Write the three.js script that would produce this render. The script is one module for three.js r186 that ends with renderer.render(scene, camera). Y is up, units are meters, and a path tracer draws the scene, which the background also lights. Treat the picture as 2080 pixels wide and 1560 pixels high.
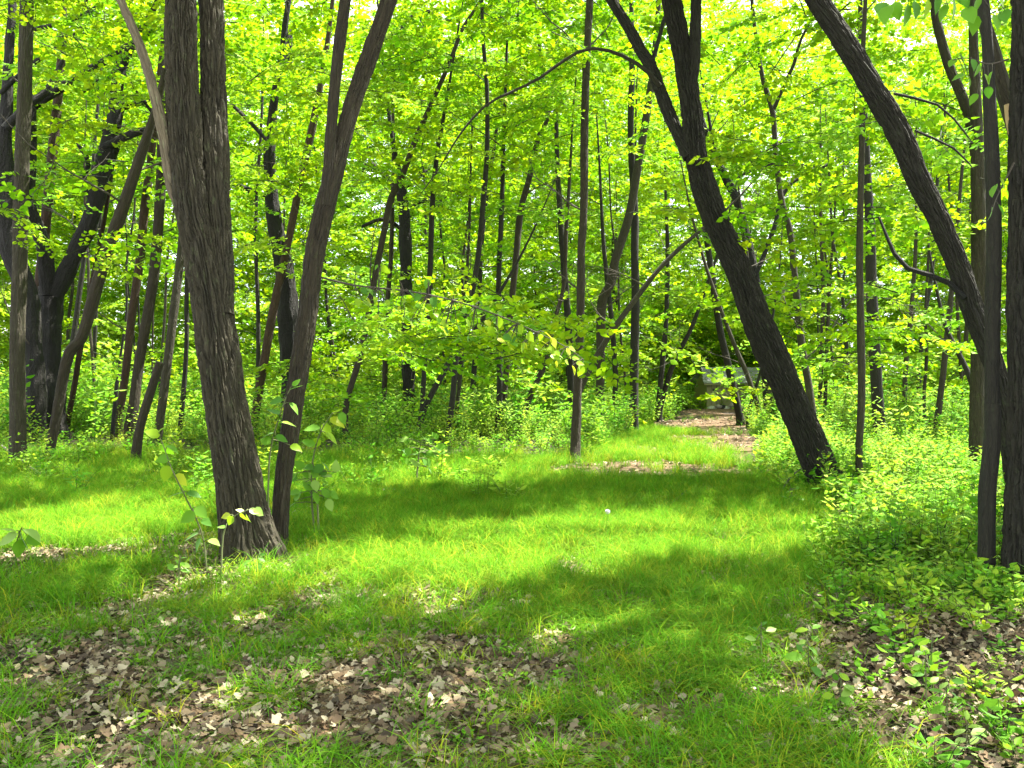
import * as THREE from 'three';
import { mergeGeometries } from 'three/addons/utils/BufferGeometryUtils.js';
import { createNoise2D, createNoise3D } from 'simplex-noise';

// ---------------------------------------------------------------- camera, sky, sun, exposure
const EYE = 1.5, F = 1883;                      // eye height in metres; focal length in pixels of a 2080 px wide picture
const scene = new THREE.Scene();
const camera = new THREE.PerspectiveCamera(45, 4 / 3, 0.1, 900);
camera.position.set(0, EYE, 0);
camera.lookAt(0, EYE, -10);

const SUN = new THREE.Vector3(0.52, 1.2, -0.28).normalize();
{ // bright hazy summer sky with thin cloud
  const W = 512, H = 256, data = new Float32Array(W * H * 4), n = createNoise3D(() => 0.37);
  for (let j = 0; j < H; j++) for (let i = 0; i < W; i++) {
    const up = ((j + 0.5) / H - 0.5) * Math.PI, az = ((i + 0.5) / W - 0.5) * 2 * Math.PI, x = Math.cos(az) * Math.cos(up), y = Math.sin(up), z = Math.sin(az) * Math.cos(up);
    const c = Math.max(0, x * SUN.x + y * SUN.y + z * SUN.z), h = Math.max(0, y), cl = Math.min(1, Math.max(0, 0.45 + 0.5 * n(x * 2.2, y * 5, z * 2.2) + 0.25 * n(x * 6, y * 12, z * 6)));
    const k = 0.40 + 0.3 * Math.pow(1 - h, 3) + 0.4 * Math.pow(c, 6), o = (j * W + i) * 4, blue = [0.62 + 0.3 * (1 - h) ** 4, 0.80 + 0.15 * (1 - h) ** 4, 1.02];
    for (let q = 0; q < 3; q++) data[o + q] = k * (blue[q] * (1 - cl) + [1.12, 1.1, 1.04][q] * cl);
    data[o + 3] = 1;
  }
  const t = new THREE.DataTexture(data, W, H, THREE.RGBAFormat, THREE.FloatType);
  t.mapping = THREE.EquirectangularReflectionMapping; t.magFilter = THREE.LinearFilter; t.needsUpdate = true;
  scene.background = t; scene.environment = t;
}
const sun = new THREE.DirectionalLight(new THREE.Color(1.0, 0.955, 0.86), 5);
sun.target.position.set(0, 0, -20);
sun.position.copy(SUN).multiplyScalar(80).add(sun.target.position);
sun.castShadow = true;
sun.shadow.mapSize.set(4096, 4096);
Object.assign(sun.shadow.camera, { left: -50, right: 50, top: 60, bottom: -60, near: 1, far: 220 });
scene.add(sun);
scene.add(sun.target);
const renderer = new THREE.WebGLRenderer({ antialias: true });
renderer.toneMapping = THREE.LinearToneMapping;
renderer.toneMappingExposure = 6.2;
renderer.shadowMap.enabled = true;

// ---------------------------------------------------------------- helpers
function mulberry(a) { return () => { a = (a + 0x6d2b79f5) | 0; let t = Math.imul(a ^ (a >>> 15), 1 | a); t = (t + Math.imul(t ^ (t >>> 7), 61 | t)) ^ t; return ((t ^ (t >>> 14)) >>> 0) / 4294967296; }; }
const R = mulberry(7);
const rr = (a, b, r = R) => a + (b - a) * r();
const noise2 = createNoise2D(mulberry(11)), noise3 = createNoise3D(mulberry(12));
const V = (x, y, z) => new THREE.Vector3(x, y, z);
const lerp = (a, b, t) => a + (b - a) * t, clamp = (x, a = 0, b = 1) => Math.min(b, Math.max(a, x));
const sstep = (a, b, x) => { const t = clamp((x - a) / (b - a)); return t * t * (3 - 2 * t); };
const groundY = (x, z) => {
  const d = Math.hypot(x, z);
  const k = sstep(10, 40, d);
  return 0.05 * noise2(x * 0.22, z * 0.22) + 0.018 * noise2(x * 0.9 + 7, z * 0.9) + k * 0.25 * noise2(x * 0.06 + 3, z * 0.06) + sstep(5, 16, -x) * 0.3 * sstep(10, 26, -z);
};
const at = (px, py, d) => V((px - 1040) / F * d, EYE - (py - 780) / F * d, -d);
const depthOf = (py) => EYE * F / (py - 780);
const spot = (px, py) => { const d = depthOf(py), x = (px - 1040) / F * d; return V(x, groundY(x, -d), -d); };
const used = new Map();
const numbered = (n) => { const k = used.get(n) ?? 0; used.set(n, k + 1); return k ? `${n}_${String(k).padStart(3, '0')}` : n; };
function tag(o, label, category, group, kind) { Object.assign(o.userData, label && { label }, category && { category }, group && { group }, kind && { kind }); return o; }
function shade(o) { o.castShadow = true; o.receiveShadow = true; return o; }
function thing(name, label, category, group, pos = V(0, 0, 0)) { const g = new THREE.Group(); g.name = numbered(name); g.position.copy(pos); scene.add(g); return tag(g, label, category, group); }
function part(name, geo, mat, parent) { const m = shade(new THREE.Mesh(geo, mat)); m.name = name; parent.add(m); return m; }

// ---------------------------------------------------------------- computed textures
function periodic(n, seed) {                      // lattice noise that repeats after n cells
  const g = new Float32Array(n * n), r = mulberry(seed);
  for (let i = 0; i < g.length; i++) g[i] = r() * 2 - 1;
  return (u, v) => {
    u = ((u % 1) + 1) % 1 * n; v = ((v % 1) + 1) % 1 * n;
    const i = Math.floor(u), j = Math.floor(v), s = u - i, t = v - j, a = s * s * (3 - 2 * s), b = t * t * (3 - 2 * t);
    const q = (x, y) => g[(y % n) * n + (x % n)];
    return lerp(lerp(q(i, j), q(i + 1, j), a), lerp(q(i, j + 1), q(i + 1, j + 1), a), b);
  };
}
function texture(w, h, f, srgb) {
  const data = new Uint8Array(w * h * 4);
  for (let y = 0; y < h; y++) for (let x = 0; x < w; x++) { const c = f(x / w, y / h), k = (y * w + x) * 4; for (let i = 0; i < 3; i++) data[k + i] = clamp(Array.isArray(c) ? c[i] : c) * 255; data[k + 3] = 255; }
  const t = new THREE.DataTexture(data, w, h);
  t.wrapS = t.wrapT = THREE.RepeatWrapping; t.magFilter = THREE.LinearFilter; t.minFilter = THREE.LinearMipmapLinearFilter; t.generateMipmaps = true;
  if (srgb) t.colorSpace = THREE.SRGBColorSpace;
  t.needsUpdate = true;
  return t;
}
const n8 = periodic(8, 1), n16 = periodic(16, 2), n32 = periodic(32, 3), n64 = periodic(64, 4), n128 = periodic(128, 5), n5 = periodic(5, 6);
// bark: ridges that run up the stem and fork; the sheet covers 0.5 m round by 1.5 m up
const barkHeight = texture(512, 512, (u, v) => {
  const w = u + 0.035 * n8(u, v * 2) + 0.016 * n32(u, v * 0.5 + 0.2);
  const a = 1 - Math.abs(n16(w, v * 0.25 + 0.1)), b = 1 - Math.abs(n32(w + 0.3, v * 0.25));
  const cracks = sstep(0.55, 0.95, Math.abs(n32(u * 0.5, v)));
  return clamp(1 - 0.85 * Math.pow(Math.max(a * a, 0.7 * b * b * b), 1.6) - 0.2 * cracks + 0.12 * n128(u, v));
}, false);
const barkColor = texture(512, 512, (u, v) => {
  const s = 0.5 + 0.26 * n64(u, v * 0.25) + 0.2 * n128(u, v * 0.5) + 0.14 * n8(u + 0.3, v) ;
  const l = sstep(0.45, 0.75, n16(u, v + 0.4) * 0.7 + 0.4 * n64(u + 0.2, v));        // pale lichen crusts
  const c = [0.40 + 0.26 * s, 0.37 + 0.245 * s, 0.32 + 0.21 * s];
  return [lerp(c[0], 0.68, l * 0.75), lerp(c[1], 0.73, l * 0.75), lerp(c[2], 0.58, l * 0.75)];
}, true);
const soilColor = texture(1024, 1024, (u, v) => {
  const s = 0.5 + 0.25 * n16(u, v) + 0.25 * n64(u, v) + 0.28 * n128(u, v);
  const m = sstep(0.1, 0.5, n32(u + 0.5, v) + 0.4 * n128(u + 0.1, v));
  return [lerp(0.26 + 0.24 * s, 0.5, m * 0.5), lerp(0.21 + 0.2 * s, 0.42, m * 0.5), lerp(0.15 + 0.16 * s, 0.31, m * 0.5)];
}, true);
const soilHeight = texture(512, 512, (u, v) => 0.5 + 0.2 * n32(u, v) + 0.3 * n128(u, v), false);
const scaled = (t, x, y) => { const c = t.clone(); c.repeat.set(x, y); c.needsUpdate = true; return c; };

// ---------------------------------------------------------------- materials
const lin = (r, g, b) => new THREE.Color().setRGB(r, g, b);
const bark = (r, g, b, bump = 0.018) => new THREE.MeshStandardMaterial({ color: lin(r, g, b), map: barkColor, bumpMap: barkHeight, bumpScale: bump, roughness: 0.93 });
const M = {
  barkGrey: bark(0.135, 0.13, 0.088, 0.012), barkBrown: bark(0.1, 0.085, 0.052, 0.012), barkRed: bark(0.16, 0.1, 0.06), barkDark: bark(0.05, 0.05, 0.032, 0.014), barkOak: bark(0.035, 0.032, 0.028, 0.04), barkOlive: bark(0.11, 0.105, 0.06), barkPale: bark(0.5, 0.47, 0.38, 0.006),  // barkDark: shade on the right-hand trunks put partly into the bark colour
  twig: new THREE.MeshStandardMaterial({ color: lin(0.055, 0.045, 0.032), roughness: 0.9 }),
  stem: new THREE.MeshStandardMaterial({ color: lin(0.085, 0.10, 0.03), roughness: 0.8 }),
  leaf: new THREE.MeshPhysicalMaterial({ color: lin(1, 1, 1), vertexColors: true, roughness: 0.95, transmission: 0.5, thickness: 0, specularIntensity: 0.15, clearcoat: 0.08, clearcoatRoughness: 0.35, side: THREE.DoubleSide }),
  grass: new THREE.MeshPhysicalMaterial({ color: lin(1, 1, 1), vertexColors: true, roughness: 0.95, transmission: 0.4, thickness: 0, specularIntensity: 0.08, side: THREE.DoubleSide }),
  dead: new THREE.MeshPhysicalMaterial({ color: lin(1, 1, 1), vertexColors: true, roughness: 0.9, transmission: 0.12, thickness: 0, specularIntensity: 0.4, side: THREE.DoubleSide }),
  wood: new THREE.MeshStandardMaterial({ color: lin(0.52, 0.36, 0.17), roughness: 0.75, bumpMap: barkHeight, bumpScale: 0.003 }),
  stick: new THREE.MeshStandardMaterial({ color: lin(0.2, 0.17, 0.13), roughness: 0.9, bumpMap: barkHeight, bumpScale: 0.004 }),
  soil: new THREE.MeshStandardMaterial({ color: lin(0.28, 0.26, 0.24), map: scaled(soilColor, 1 / 2.6, 1 / 2.6), bumpMap: scaled(soilHeight, 1 / 1.1, 1 / 1.1), bumpScale: 0.03, roughness: 1 }),
  trail: new THREE.MeshStandardMaterial({ color: lin(1.0, 0.9, 0.78), map: scaled(soilColor, 1 / 1.9, 1 / 1.9), bumpMap: scaled(soilHeight, 1 / 0.8, 1 / 0.8), bumpScale: 0.03, roughness: 1 }),
};

// ---------------------------------------------------------------- a small mesh writer
class Writer {
  constructor() { this.p = []; this.c = []; this.i = [[], []]; }
  v(x, y, z, c) { this.p.push(x, y, z); this.c.push(c[0], c[1], c[2]); return this.p.length / 3 - 1; }
  tri(a, b, c, slot = 0) { this.i[slot].push(a, b, c); }
  build() {
    const g = new THREE.BufferGeometry();
    g.setAttribute('position', new THREE.Float32BufferAttribute(this.p, 3));
    g.setAttribute('color', new THREE.Float32BufferAttribute(this.c, 3));
    g.setIndex([...this.i[0], ...this.i[1]]);
    if (this.i[1].length) { g.addGroup(0, this.i[0].length, 0); g.addGroup(this.i[0].length, this.i[1].length, 1); }
    g.computeVertexNormals();
    return g;
  }
}
// one leaf: base point, direction, side vector, length, width; folded along the midrib and bowed
const HEART = [[0.1, 0.33], [0.36, 0.5], [0.66, 0.36], [0.86, 0.15]], OVAL = [[0.12, 0.2], [0.38, 0.46], [0.66, 0.42], [0.88, 0.18]];
function leaf(w, b, dir, side, L, W, col, fold = 0.22, bow = 0.18, outline = HEART, simple = false) {
  const up = V(0, 0, 0).crossVectors(side, dir).normalize();
  const P = (t, s) => { const h = Math.abs(s) * fold * W - bow * L * t * t; return [b.x + dir.x * t * L + side.x * s * W + up.x * h, b.y + dir.y * t * L + side.y * s * W + up.y * h, b.z + dir.z * t * L + side.z * s * W + up.z * h]; };
  if (simple) {
    const a = w.v(...P(0, 0), col), t = w.v(...P(1, 0), col), l = w.v(...P(0.35, 0.48), col), r = w.v(...P(0.35, -0.48), col), l2 = w.v(...P(0.72, 0.3), col), r2 = w.v(...P(0.72, -0.3), col);
    w.tri(a, l, t); w.tri(l, l2, t); w.tri(a, t, r); w.tri(r, t, r2);
    return;
  }
  const m = [0, 0.34, 0.68, 1].map((t) => w.v(...P(t, 0), col));
  for (const s of [1, -1]) {
    const e = outline.map(([t, q]) => w.v(...P(t, q * s), col)), T = (a, b2, c) => (s > 0 ? w.tri(a, b2, c) : w.tri(a, c, b2));
    T(m[0], e[0], m[1]); T(e[0], e[1], m[1]); T(m[1], e[1], m[2]); T(e[1], e[2], m[2]); T(e[2], e[3], m[2]); T(m[2], e[3], m[3]);
  }
}
function stick(w, pts, r0, r1, col, slot = 1, sides = 4) {
  let prev = null;
  for (let k = 0; k < pts.length; k++) {
    const a = pts[Math.max(0, k - 1)], b = pts[Math.min(pts.length - 1, k + 1)], d = b.clone().sub(a).normalize();
    const n = Math.abs(d.y) < 0.9 ? V(0, 1, 0) : V(1, 0, 0), u = V(0, 0, 0).crossVectors(d, n).normalize(), q = V(0, 0, 0).crossVectors(d, u);
    const rad = lerp(r0, r1, k / (pts.length - 1)), ring = [];
    for (let j = 0; j < sides; j++) { const t = j / sides * 6.2832; ring.push(w.v(pts[k].x + rad * (u.x * Math.cos(t) + q.x * Math.sin(t)), pts[k].y + rad * (u.y * Math.cos(t) + q.y * Math.sin(t)), pts[k].z + rad * (u.z * Math.cos(t) + q.z * Math.sin(t)), col)); }
    if (prev) for (let j = 0; j < sides; j++) { const j2 = (j + 1) % sides; w.tri(prev[j], prev[j2], ring[j], slot); w.tri(prev[j2], ring[j2], ring[j], slot); }
    prev = ring;
  }
}
const WHITE = [1, 1, 1];
const leafTone = (r) => { const k = r(); if (k > 0.985) return [1.8, 1.3, 0.6]; const b = 0.75 + 0.5 * r(), y = 0.85 + 0.35 * r(); return [b * y, b, b * (0.7 + 0.6 * r())]; };
const unit = (r) => { const z = r() * 2 - 1, t = r() * 6.2832, s = Math.sqrt(1 - z * z); return V(s * Math.cos(t), z, s * Math.sin(t)); };
// a leafy bough along +x, about 1.5 m long, in a loose flat spray with hanging leaves
function boughGeometry(seed, { len = 1.5, twigs = 9, perTwig = 9, L = 0.12, simple = false, droop = 0.25 }) {
  const r = mulberry(seed), w = new Writer(), main = [];
  for (let k = 0; k <= 6; k++) { const t = k / 6; main.push(V(t * len, 0.12 * Math.sin(t * 3 + seed) - droop * t * t * len * 0.5, 0.16 * Math.sin(t * 2.3 + seed * 1.7) * len)); }
  stick(w, main, 0.011, 0.003, WHITE);
  const curve = new THREE.CatmullRomCurve3(main);
  for (let k = 0; k < twigs; k++) {
    const t = 0.12 + 0.88 * (k + r() * 0.7) / twigs, o = curve.getPoint(Math.min(1, t)), s = k % 2 ? 1 : -1, ang = s * rr(0.5, 1.15, r) * (k === twigs - 1 ? 0.1 : 1);
    const d = V(Math.cos(ang), rr(-0.35, 0.35, r), Math.sin(ang)).normalize(), tl = rr(0.35, 0.75, r) * (1.15 - 0.5 * t) * len * 0.62, tw = [];
    for (let q = 0; q <= 3; q++) { const f = q / 3; tw.push(o.clone().addScaledVector(d, f * tl).add(V(0, -0.22 * f * f * tl, 0))); }
    stick(w, tw, 0.0045, 0.0015, WHITE, 1, 3);
    const c2 = new THREE.CatmullRomCurve3(tw);
    for (let q = 0; q < perTwig; q++) {
      const f = 0.12 + 0.88 * (q + r() * 0.5) / perTwig, b = c2.getPoint(Math.min(1, f)), s2 = q % 2 ? 1 : -1;
      const yaw = ang + s2 * rr(0.5, 1.2, r), dir = V(Math.cos(yaw), rr(-0.9, 0.15, r), Math.sin(yaw)).normalize();
      const n = V(0, 1, 0).addScaledVector(unit(r), 0.75).normalize(), side = V(0, 0, 0).crossVectors(n, dir).normalize();
      const size = L * rr(0.62, 1.25, r);
      leaf(w, b.addScaledVector(dir, 0.02), dir, side, size, size * rr(0.72, 0.9, r), leafTone(r), rr(0.05, 0.35, r), rr(0, 0.35, r), HEART, simple);
    }
  }
  return w.build();
}
// an upright young shrub: a few thin stems with pairs of oval leaves
function shrubGeometry(seed, { h = 0.8, stems = 4, pairs = 9, L = 0.055, simple = true, spread = 0.35 }) {
  const r = mulberry(seed), w = new Writer();
  for (let k = 0; k < stems; k++) {
    const a = r() * 6.2832, lean = rr(0.05, spread, r), hh = h * rr(0.6, 1.1, r), pts = [];
    for (let q = 0; q <= 4; q++) { const t = q / 4; pts.push(V(Math.cos(a) * (0.04 + lean * t * t * hh), t * hh, Math.sin(a) * (0.04 + lean * t * t * hh))); }
    stick(w, pts, 0.0045, 0.0015, WHITE, 1, 3);
    const c = new THREE.CatmullRomCurve3(pts);
    for (let q = 0; q < pairs; q++) {
      const t = 0.2 + 0.8 * (q + r() * 0.5) / pairs, b = c.getPoint(Math.min(1, t)), y0 = q * 1.57 + r() * 0.8 + a;
      for (const s of [0, Math.PI]) {
        const yaw = y0 + s, dir = V(Math.cos(yaw), rr(-0.25, 0.5, r), Math.sin(yaw)).normalize(), n = V(0, 1, 0).addScaledVector(unit(r), 0.55).normalize();
        const size = L * rr(0.6, 1.3, r), off = rr(0.005, 0.05, r);
        leaf(w, b.clone().addScaledVector(dir, off), dir, V(0, 0, 0).crossVectors(n, dir).normalize(), size, size * rr(0.5, 0.68, r), leafTone(r), 0.2, rr(0, 0.3, r), OVAL, simple);
      }
    }
  }
  return w.build();
}
function tuftGeometry(seed, { blades = 26, h = 0.2, spread = 0.085, width = 0.0022, arch = 0.9 }) {
  const r = mulberry(seed), w = new Writer();
  for (let k = 0; k < blades; k++) {
    const a = r() * 6.2832, rad = Math.sqrt(r()) * spread, o = V(Math.cos(a) * rad, -0.01, Math.sin(a) * rad), yaw = r() * 6.2832, H = h * rr(0.5, 1.2, r), bend = arch * rr(0.25, 1, r), th = yaw + rr(-0.6, 0.6, r);
    const sd = V(-Math.sin(th), 0, Math.cos(th)), b = rr(0.7, 1.25, r), y = rr(0.8, 1.35, r), col = r() > 0.96 ? [1.7, 1.2, 1.2] : [b * y, b, b];
    const S = 3; let pl, pr;
    for (let q = 0; q <= S; q++) {
      const t = q / S, al = bend * t * t * 1.25, hx = H * t * Math.sin(al), hy = H * t * Math.cos(al * 0.9), ww = width * (1 - 0.75 * t) * rr(0.85, 1.15, r);
      const c = V(o.x + Math.cos(yaw) * hx, o.y + hy, o.z + Math.sin(yaw) * hx);
      if (q < S) { const l = w.v(c.x + sd.x * ww, c.y, c.z + sd.z * ww, col), rg = w.v(c.x - sd.x * ww, c.y, c.z - sd.z * ww, col); if (q) { w.tri(pl, pr, l); w.tri(pr, rg, l); } pl = l; pr = rg; } else w.tri(pl, pr, w.v(c.x, c.y, c.z, col));
    }
  }
  return w.build();
}
function deadLeafGeometry(seed) {                  // lobed oak leaf, dry and curled
  const r = mulberry(seed), w = new Writer(), L = 0.095, n = 6, cu = rr(-2.4, 3, r), cv = rr(-2.4, 3.6, r), tw = rr(-1.3, 1.3, r);
  const P = (t, s) => { const x = (t - 0.5) * L, z = s * L; return [x * (1 - 0.15 * Math.abs(cu) * t), cu * x * x * 4.5 + cv * z * z * 7 + tw * x * z * 9, z]; };
  const m = [];
  for (let k = 0; k <= n; k++) m.push(w.v(...P(k / n, 0), WHITE));
  for (const s of [1, -1]) {
    const e = [];
    for (let k = 0; k <= n; k++) { const t = k / n, base = 0.36 * Math.sin(Math.PI * Math.pow(t, 0.75)) + 0.02; e.push(w.v(...P(t + 0.05 * (k % 2), s * base * (k % 2 ? 1 : 0.6) * rr(0.8, 1.15, r)), WHITE)); }
    for (let k = 0; k < n; k++) { const T = (a, b, c) => (s > 0 ? w.tri(a, c, b) : w.tri(a, b, c)); T(m[k], m[k + 1], e[k]); T(e[k], m[k + 1], e[k + 1]); }
  }
  return w.build();
}
function instances(name, geo, mats, list, parent, kind = 'stuff') {   // list of { m: Matrix4, c: Color }
  const o = shade(new THREE.InstancedMesh(geo, mats, list.length));
  list.forEach((q, k) => { o.setMatrixAt(k, q.m); o.setColorAt(k, q.c); });
  o.name = name; if (kind) o.userData.kind = kind; parent.add(o);
  return o;
}
const mat4 = (pos, x, up, s) => { const z = V(0, 0, 0).crossVectors(x, up).normalize(), y = V(0, 0, 0).crossVectors(z, x).normalize(); const q = Array.isArray(s) ? s : [s, s, s]; return new THREE.Matrix4().makeBasis(x.clone().multiplyScalar(q[0]), y.multiplyScalar(q[1]), z.multiplyScalar(q[2])).setPosition(pos); };
const LEAF_A = [0.24, 0.41, 0.005], LEAF_B = [0.17, 0.36, 0.005], LEAF_C = [0.27, 0.42, 0.005];
const leafColor = (r = R) => { const k = r(), a = k < 0.5 ? LEAF_A : k < 0.8 ? LEAF_B : LEAF_C, b = rr(0.85, 1.15, r); return lin(a[0] * b, a[1] * b, a[2] * b); };
const greenColor = (a, r = R) => { const b = rr(0.8, 1.2, r); return lin(a[0] * b * rr(0.85, 1.2, r), a[1] * b, a[2] * b); };

const BOUGH = [1, 2, 3, 4, 5].map((s) => boughGeometry(s * 31, { L: 0.125, droop: 0.15 + 0.1 * s }));
const FARBOUGH = [1, 2, 3].map((s) => boughGeometry(s * 57, { len: 1.9, twigs: 9, perTwig: 7, L: 0.19, simple: true, droop: 0.15 + 0.12 * s }));
const leafMats = [M.leaf, M.twig], shrubMats = [M.leaf, M.stem];

// ---------------------------------------------------------------- ground and path
{
  const xs = [], zs = [];
  for (let v = 0, s = 0.22; v < 320; v += s, s *= v > 14 ? 1.08 : 1) { xs.push(v); if (v) xs.unshift(-v); }
  for (let v = -6, s = 0.22; v < 420; v += s, s *= v > 22 ? 1.07 : 1) zs.push(-v);
  const p = [], uv = [], idx = [];
  for (const z of zs) for (const x of xs) { p.push(x, groundY(x, z), z); uv.push(x, z); }
  for (let j = 0; j + 1 < zs.length; j++) for (let i = 0; i + 1 < xs.length; i++) { const a = j * xs.length + i; idx.push(a, a + 1, a + xs.length, a + 1, a + xs.length + 1, a + xs.length); }
  const g = new THREE.BufferGeometry();
  g.setAttribute('position', new THREE.Float32BufferAttribute(p, 3)); g.setAttribute('uv', new THREE.Float32BufferAttribute(uv, 2)); g.setIndex(idx); g.computeVertexNormals();
  const o = shade(new THREE.Mesh(g, M.soil)); o.name = 'ground'; o.userData.kind = 'structure'; scene.add(o);
}
const TRAIL = [[900, 1900], [1000, 1500], [1120, 1200], [1250, 1040], [1330, 960], [1400, 905], [1420, 870], [1440, 848], [1470, 832]].map(([x, y]) => spot(x, y));
const trailCurve = new THREE.CatmullRomCurve3(TRAIL);
const trailPts = trailCurve.getSpacedPoints(260);
const trailDist = (x, z) => { let b = 1e9; for (let k = 0; k < trailPts.length; k += 2) { const q = trailPts[k], e = (q.x - x) ** 2 + (q.z - z) ** 2; if (e < b) b = e; } return Math.sqrt(b); };
{
  const p = [], uv = [], idx = [], cols = 9;
  trailPts.forEach((q, k) => {
    const a = trailPts[Math.max(0, k - 1)], b = trailPts[Math.min(trailPts.length - 1, k + 1)], t = V(b.x - a.x, 0, b.z - a.z).normalize();
    for (let j = 0; j < cols; j++) {
      const e = j / (cols - 1) * 2 - 1, w = 1.7 * (1 + 0.22 * noise2(k * 0.13, e > 0 ? 4 : 9)), x = q.x - t.z * e * w, z = q.z + t.x * e * w;
      p.push(x, groundY(x, z) + 0.012 * (1 - Math.pow(Math.abs(e), 6)) - 0.004 * Math.pow(Math.abs(e), 6), z); uv.push(x, z);
      if (k && j) { const i = k * cols + j; idx.push(i - cols - 1, i - cols, i - 1, i - cols, i, i - 1); }
    }
  });
  const g = new THREE.BufferGeometry();
  g.setAttribute('position', new THREE.Float32BufferAttribute(p, 3)); g.setAttribute('uv', new THREE.Float32BufferAttribute(uv, 2)); g.setIndex(idx); g.computeVertexNormals();
  const nn = g.attributes.normal; if (nn.getY(40) < 0) { g.setIndex(idx.map((v, k) => (k % 3 === 1 ? idx[k + 1] : k % 3 === 2 ? idx[k - 1] : v))); g.computeVertexNormals(); }
  const o = shade(new THREE.Mesh(g, M.trail)); o.name = 'path'; o.userData.kind = 'structure'; scene.add(o);
}
// ground areas, as ellipses on the ground in metres (centres read off the photograph)
const area = ([cx, cy, rx, ry]) => { const d = depthOf(cy), d0 = depthOf(Math.max(800, cy - ry)), d1 = depthOf(cy + ry); return { x: (cx - 1040) / F * d, z: -(d0 + d1) / 2, rx: rx / F * d, rz: (d0 - d1) / 2 }; };
const inside = (list, x, z) => { let m = 0; for (const a of list) { const e = ((x - a.x) / a.rx) ** 2 + ((z - a.z) / a.rz) ** 2; if (e < 2.2) m = Math.max(m, 1 - sstep(0.45, 1.6, e)); } return m; };
const BARE = [[420, 1545, 640, 50], [150, 1310, 200, 35], [700, 1440, 300, 50], [1030, 1420, 110, 60], [350, 1110, 150, 22], [1000, 1545, 260, 45], [1300, 1480, 90, 30], [505, 1160, 120, 26], [90, 1145, 150, 22], [330, 1130, 190, 30], [430, 1175, 110, 18], [280, 1255, 130, 55], [120, 1400, 260, 70], [330, 1330, 160, 40], [560, 1400, 260, 45], [860, 1345, 150, 32], [640, 1490, 230, 50], [200, 1510, 260, 60], [900, 1480, 160, 40], [1180, 1165, 60, 16], [1160, 1390, 60, 30], [1250, 955, 130, 18], [1470, 905, 110, 14], [1440, 860, 150, 18], [1380, 972, 200, 14], [1200, 960, 120, 16], [1850, 1450, 330, 160], [1900, 1300, 200, 40], [1330, 955, 160, 16], [640, 1220, 60, 22], [1050, 1250, 60, 15], [660, 1180, 90, 12]].map(area);
const SUNNY = [[760, 1190, 180, 46], [960, 1170, 190, 52], [1120, 1135, 190, 52], [1330, 1112, 190, 46], [1530, 1092, 170, 36], [1640, 1110, 80, 30], [1010, 1205, 90, 25], [200, 1090, 180, 30], [60, 1130, 120, 30], [250, 1060, 120, 22], [440, 1170, 70, 16], [1250, 940, 150, 22], [1450, 935, 170, 26], [1430, 890, 170, 26], [1440, 860, 170, 22], [980, 975, 90, 26], [720, 985, 90, 24], [690, 1020, 60, 16], [640, 1495, 110, 26], [1960, 1490, 130, 70], [1820, 960, 160, 60], [1830, 1060, 130, 40], [1900, 880, 160, 50], [200, 850, 260, 40], [420, 880, 120, 40], [1060, 900, 160, 25]].map(area);

const GLADE = [[700, 868, 330, 36], [280, 862, 330, 44], [1000, 872, 230, 34], [1820, 865, 330, 46], [1720, 935, 220, 44], [1440, 850, 250, 24]].map(area);
// ---------------------------------------------------------------- trees
const lit = (p, k = 0.04) => inside(SUNNY, p.x - SUN.x / SUN.y * p.y, p.z - SUN.z / SUN.y * p.y) > k;
const glade = (p) => inside(GLADE, p.x - SUN.x / SUN.y * p.y, p.z - SUN.z / SUN.y * p.y) > 0.3;
const CANOPY = [];                                // trees whose crowns close overhead
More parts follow.
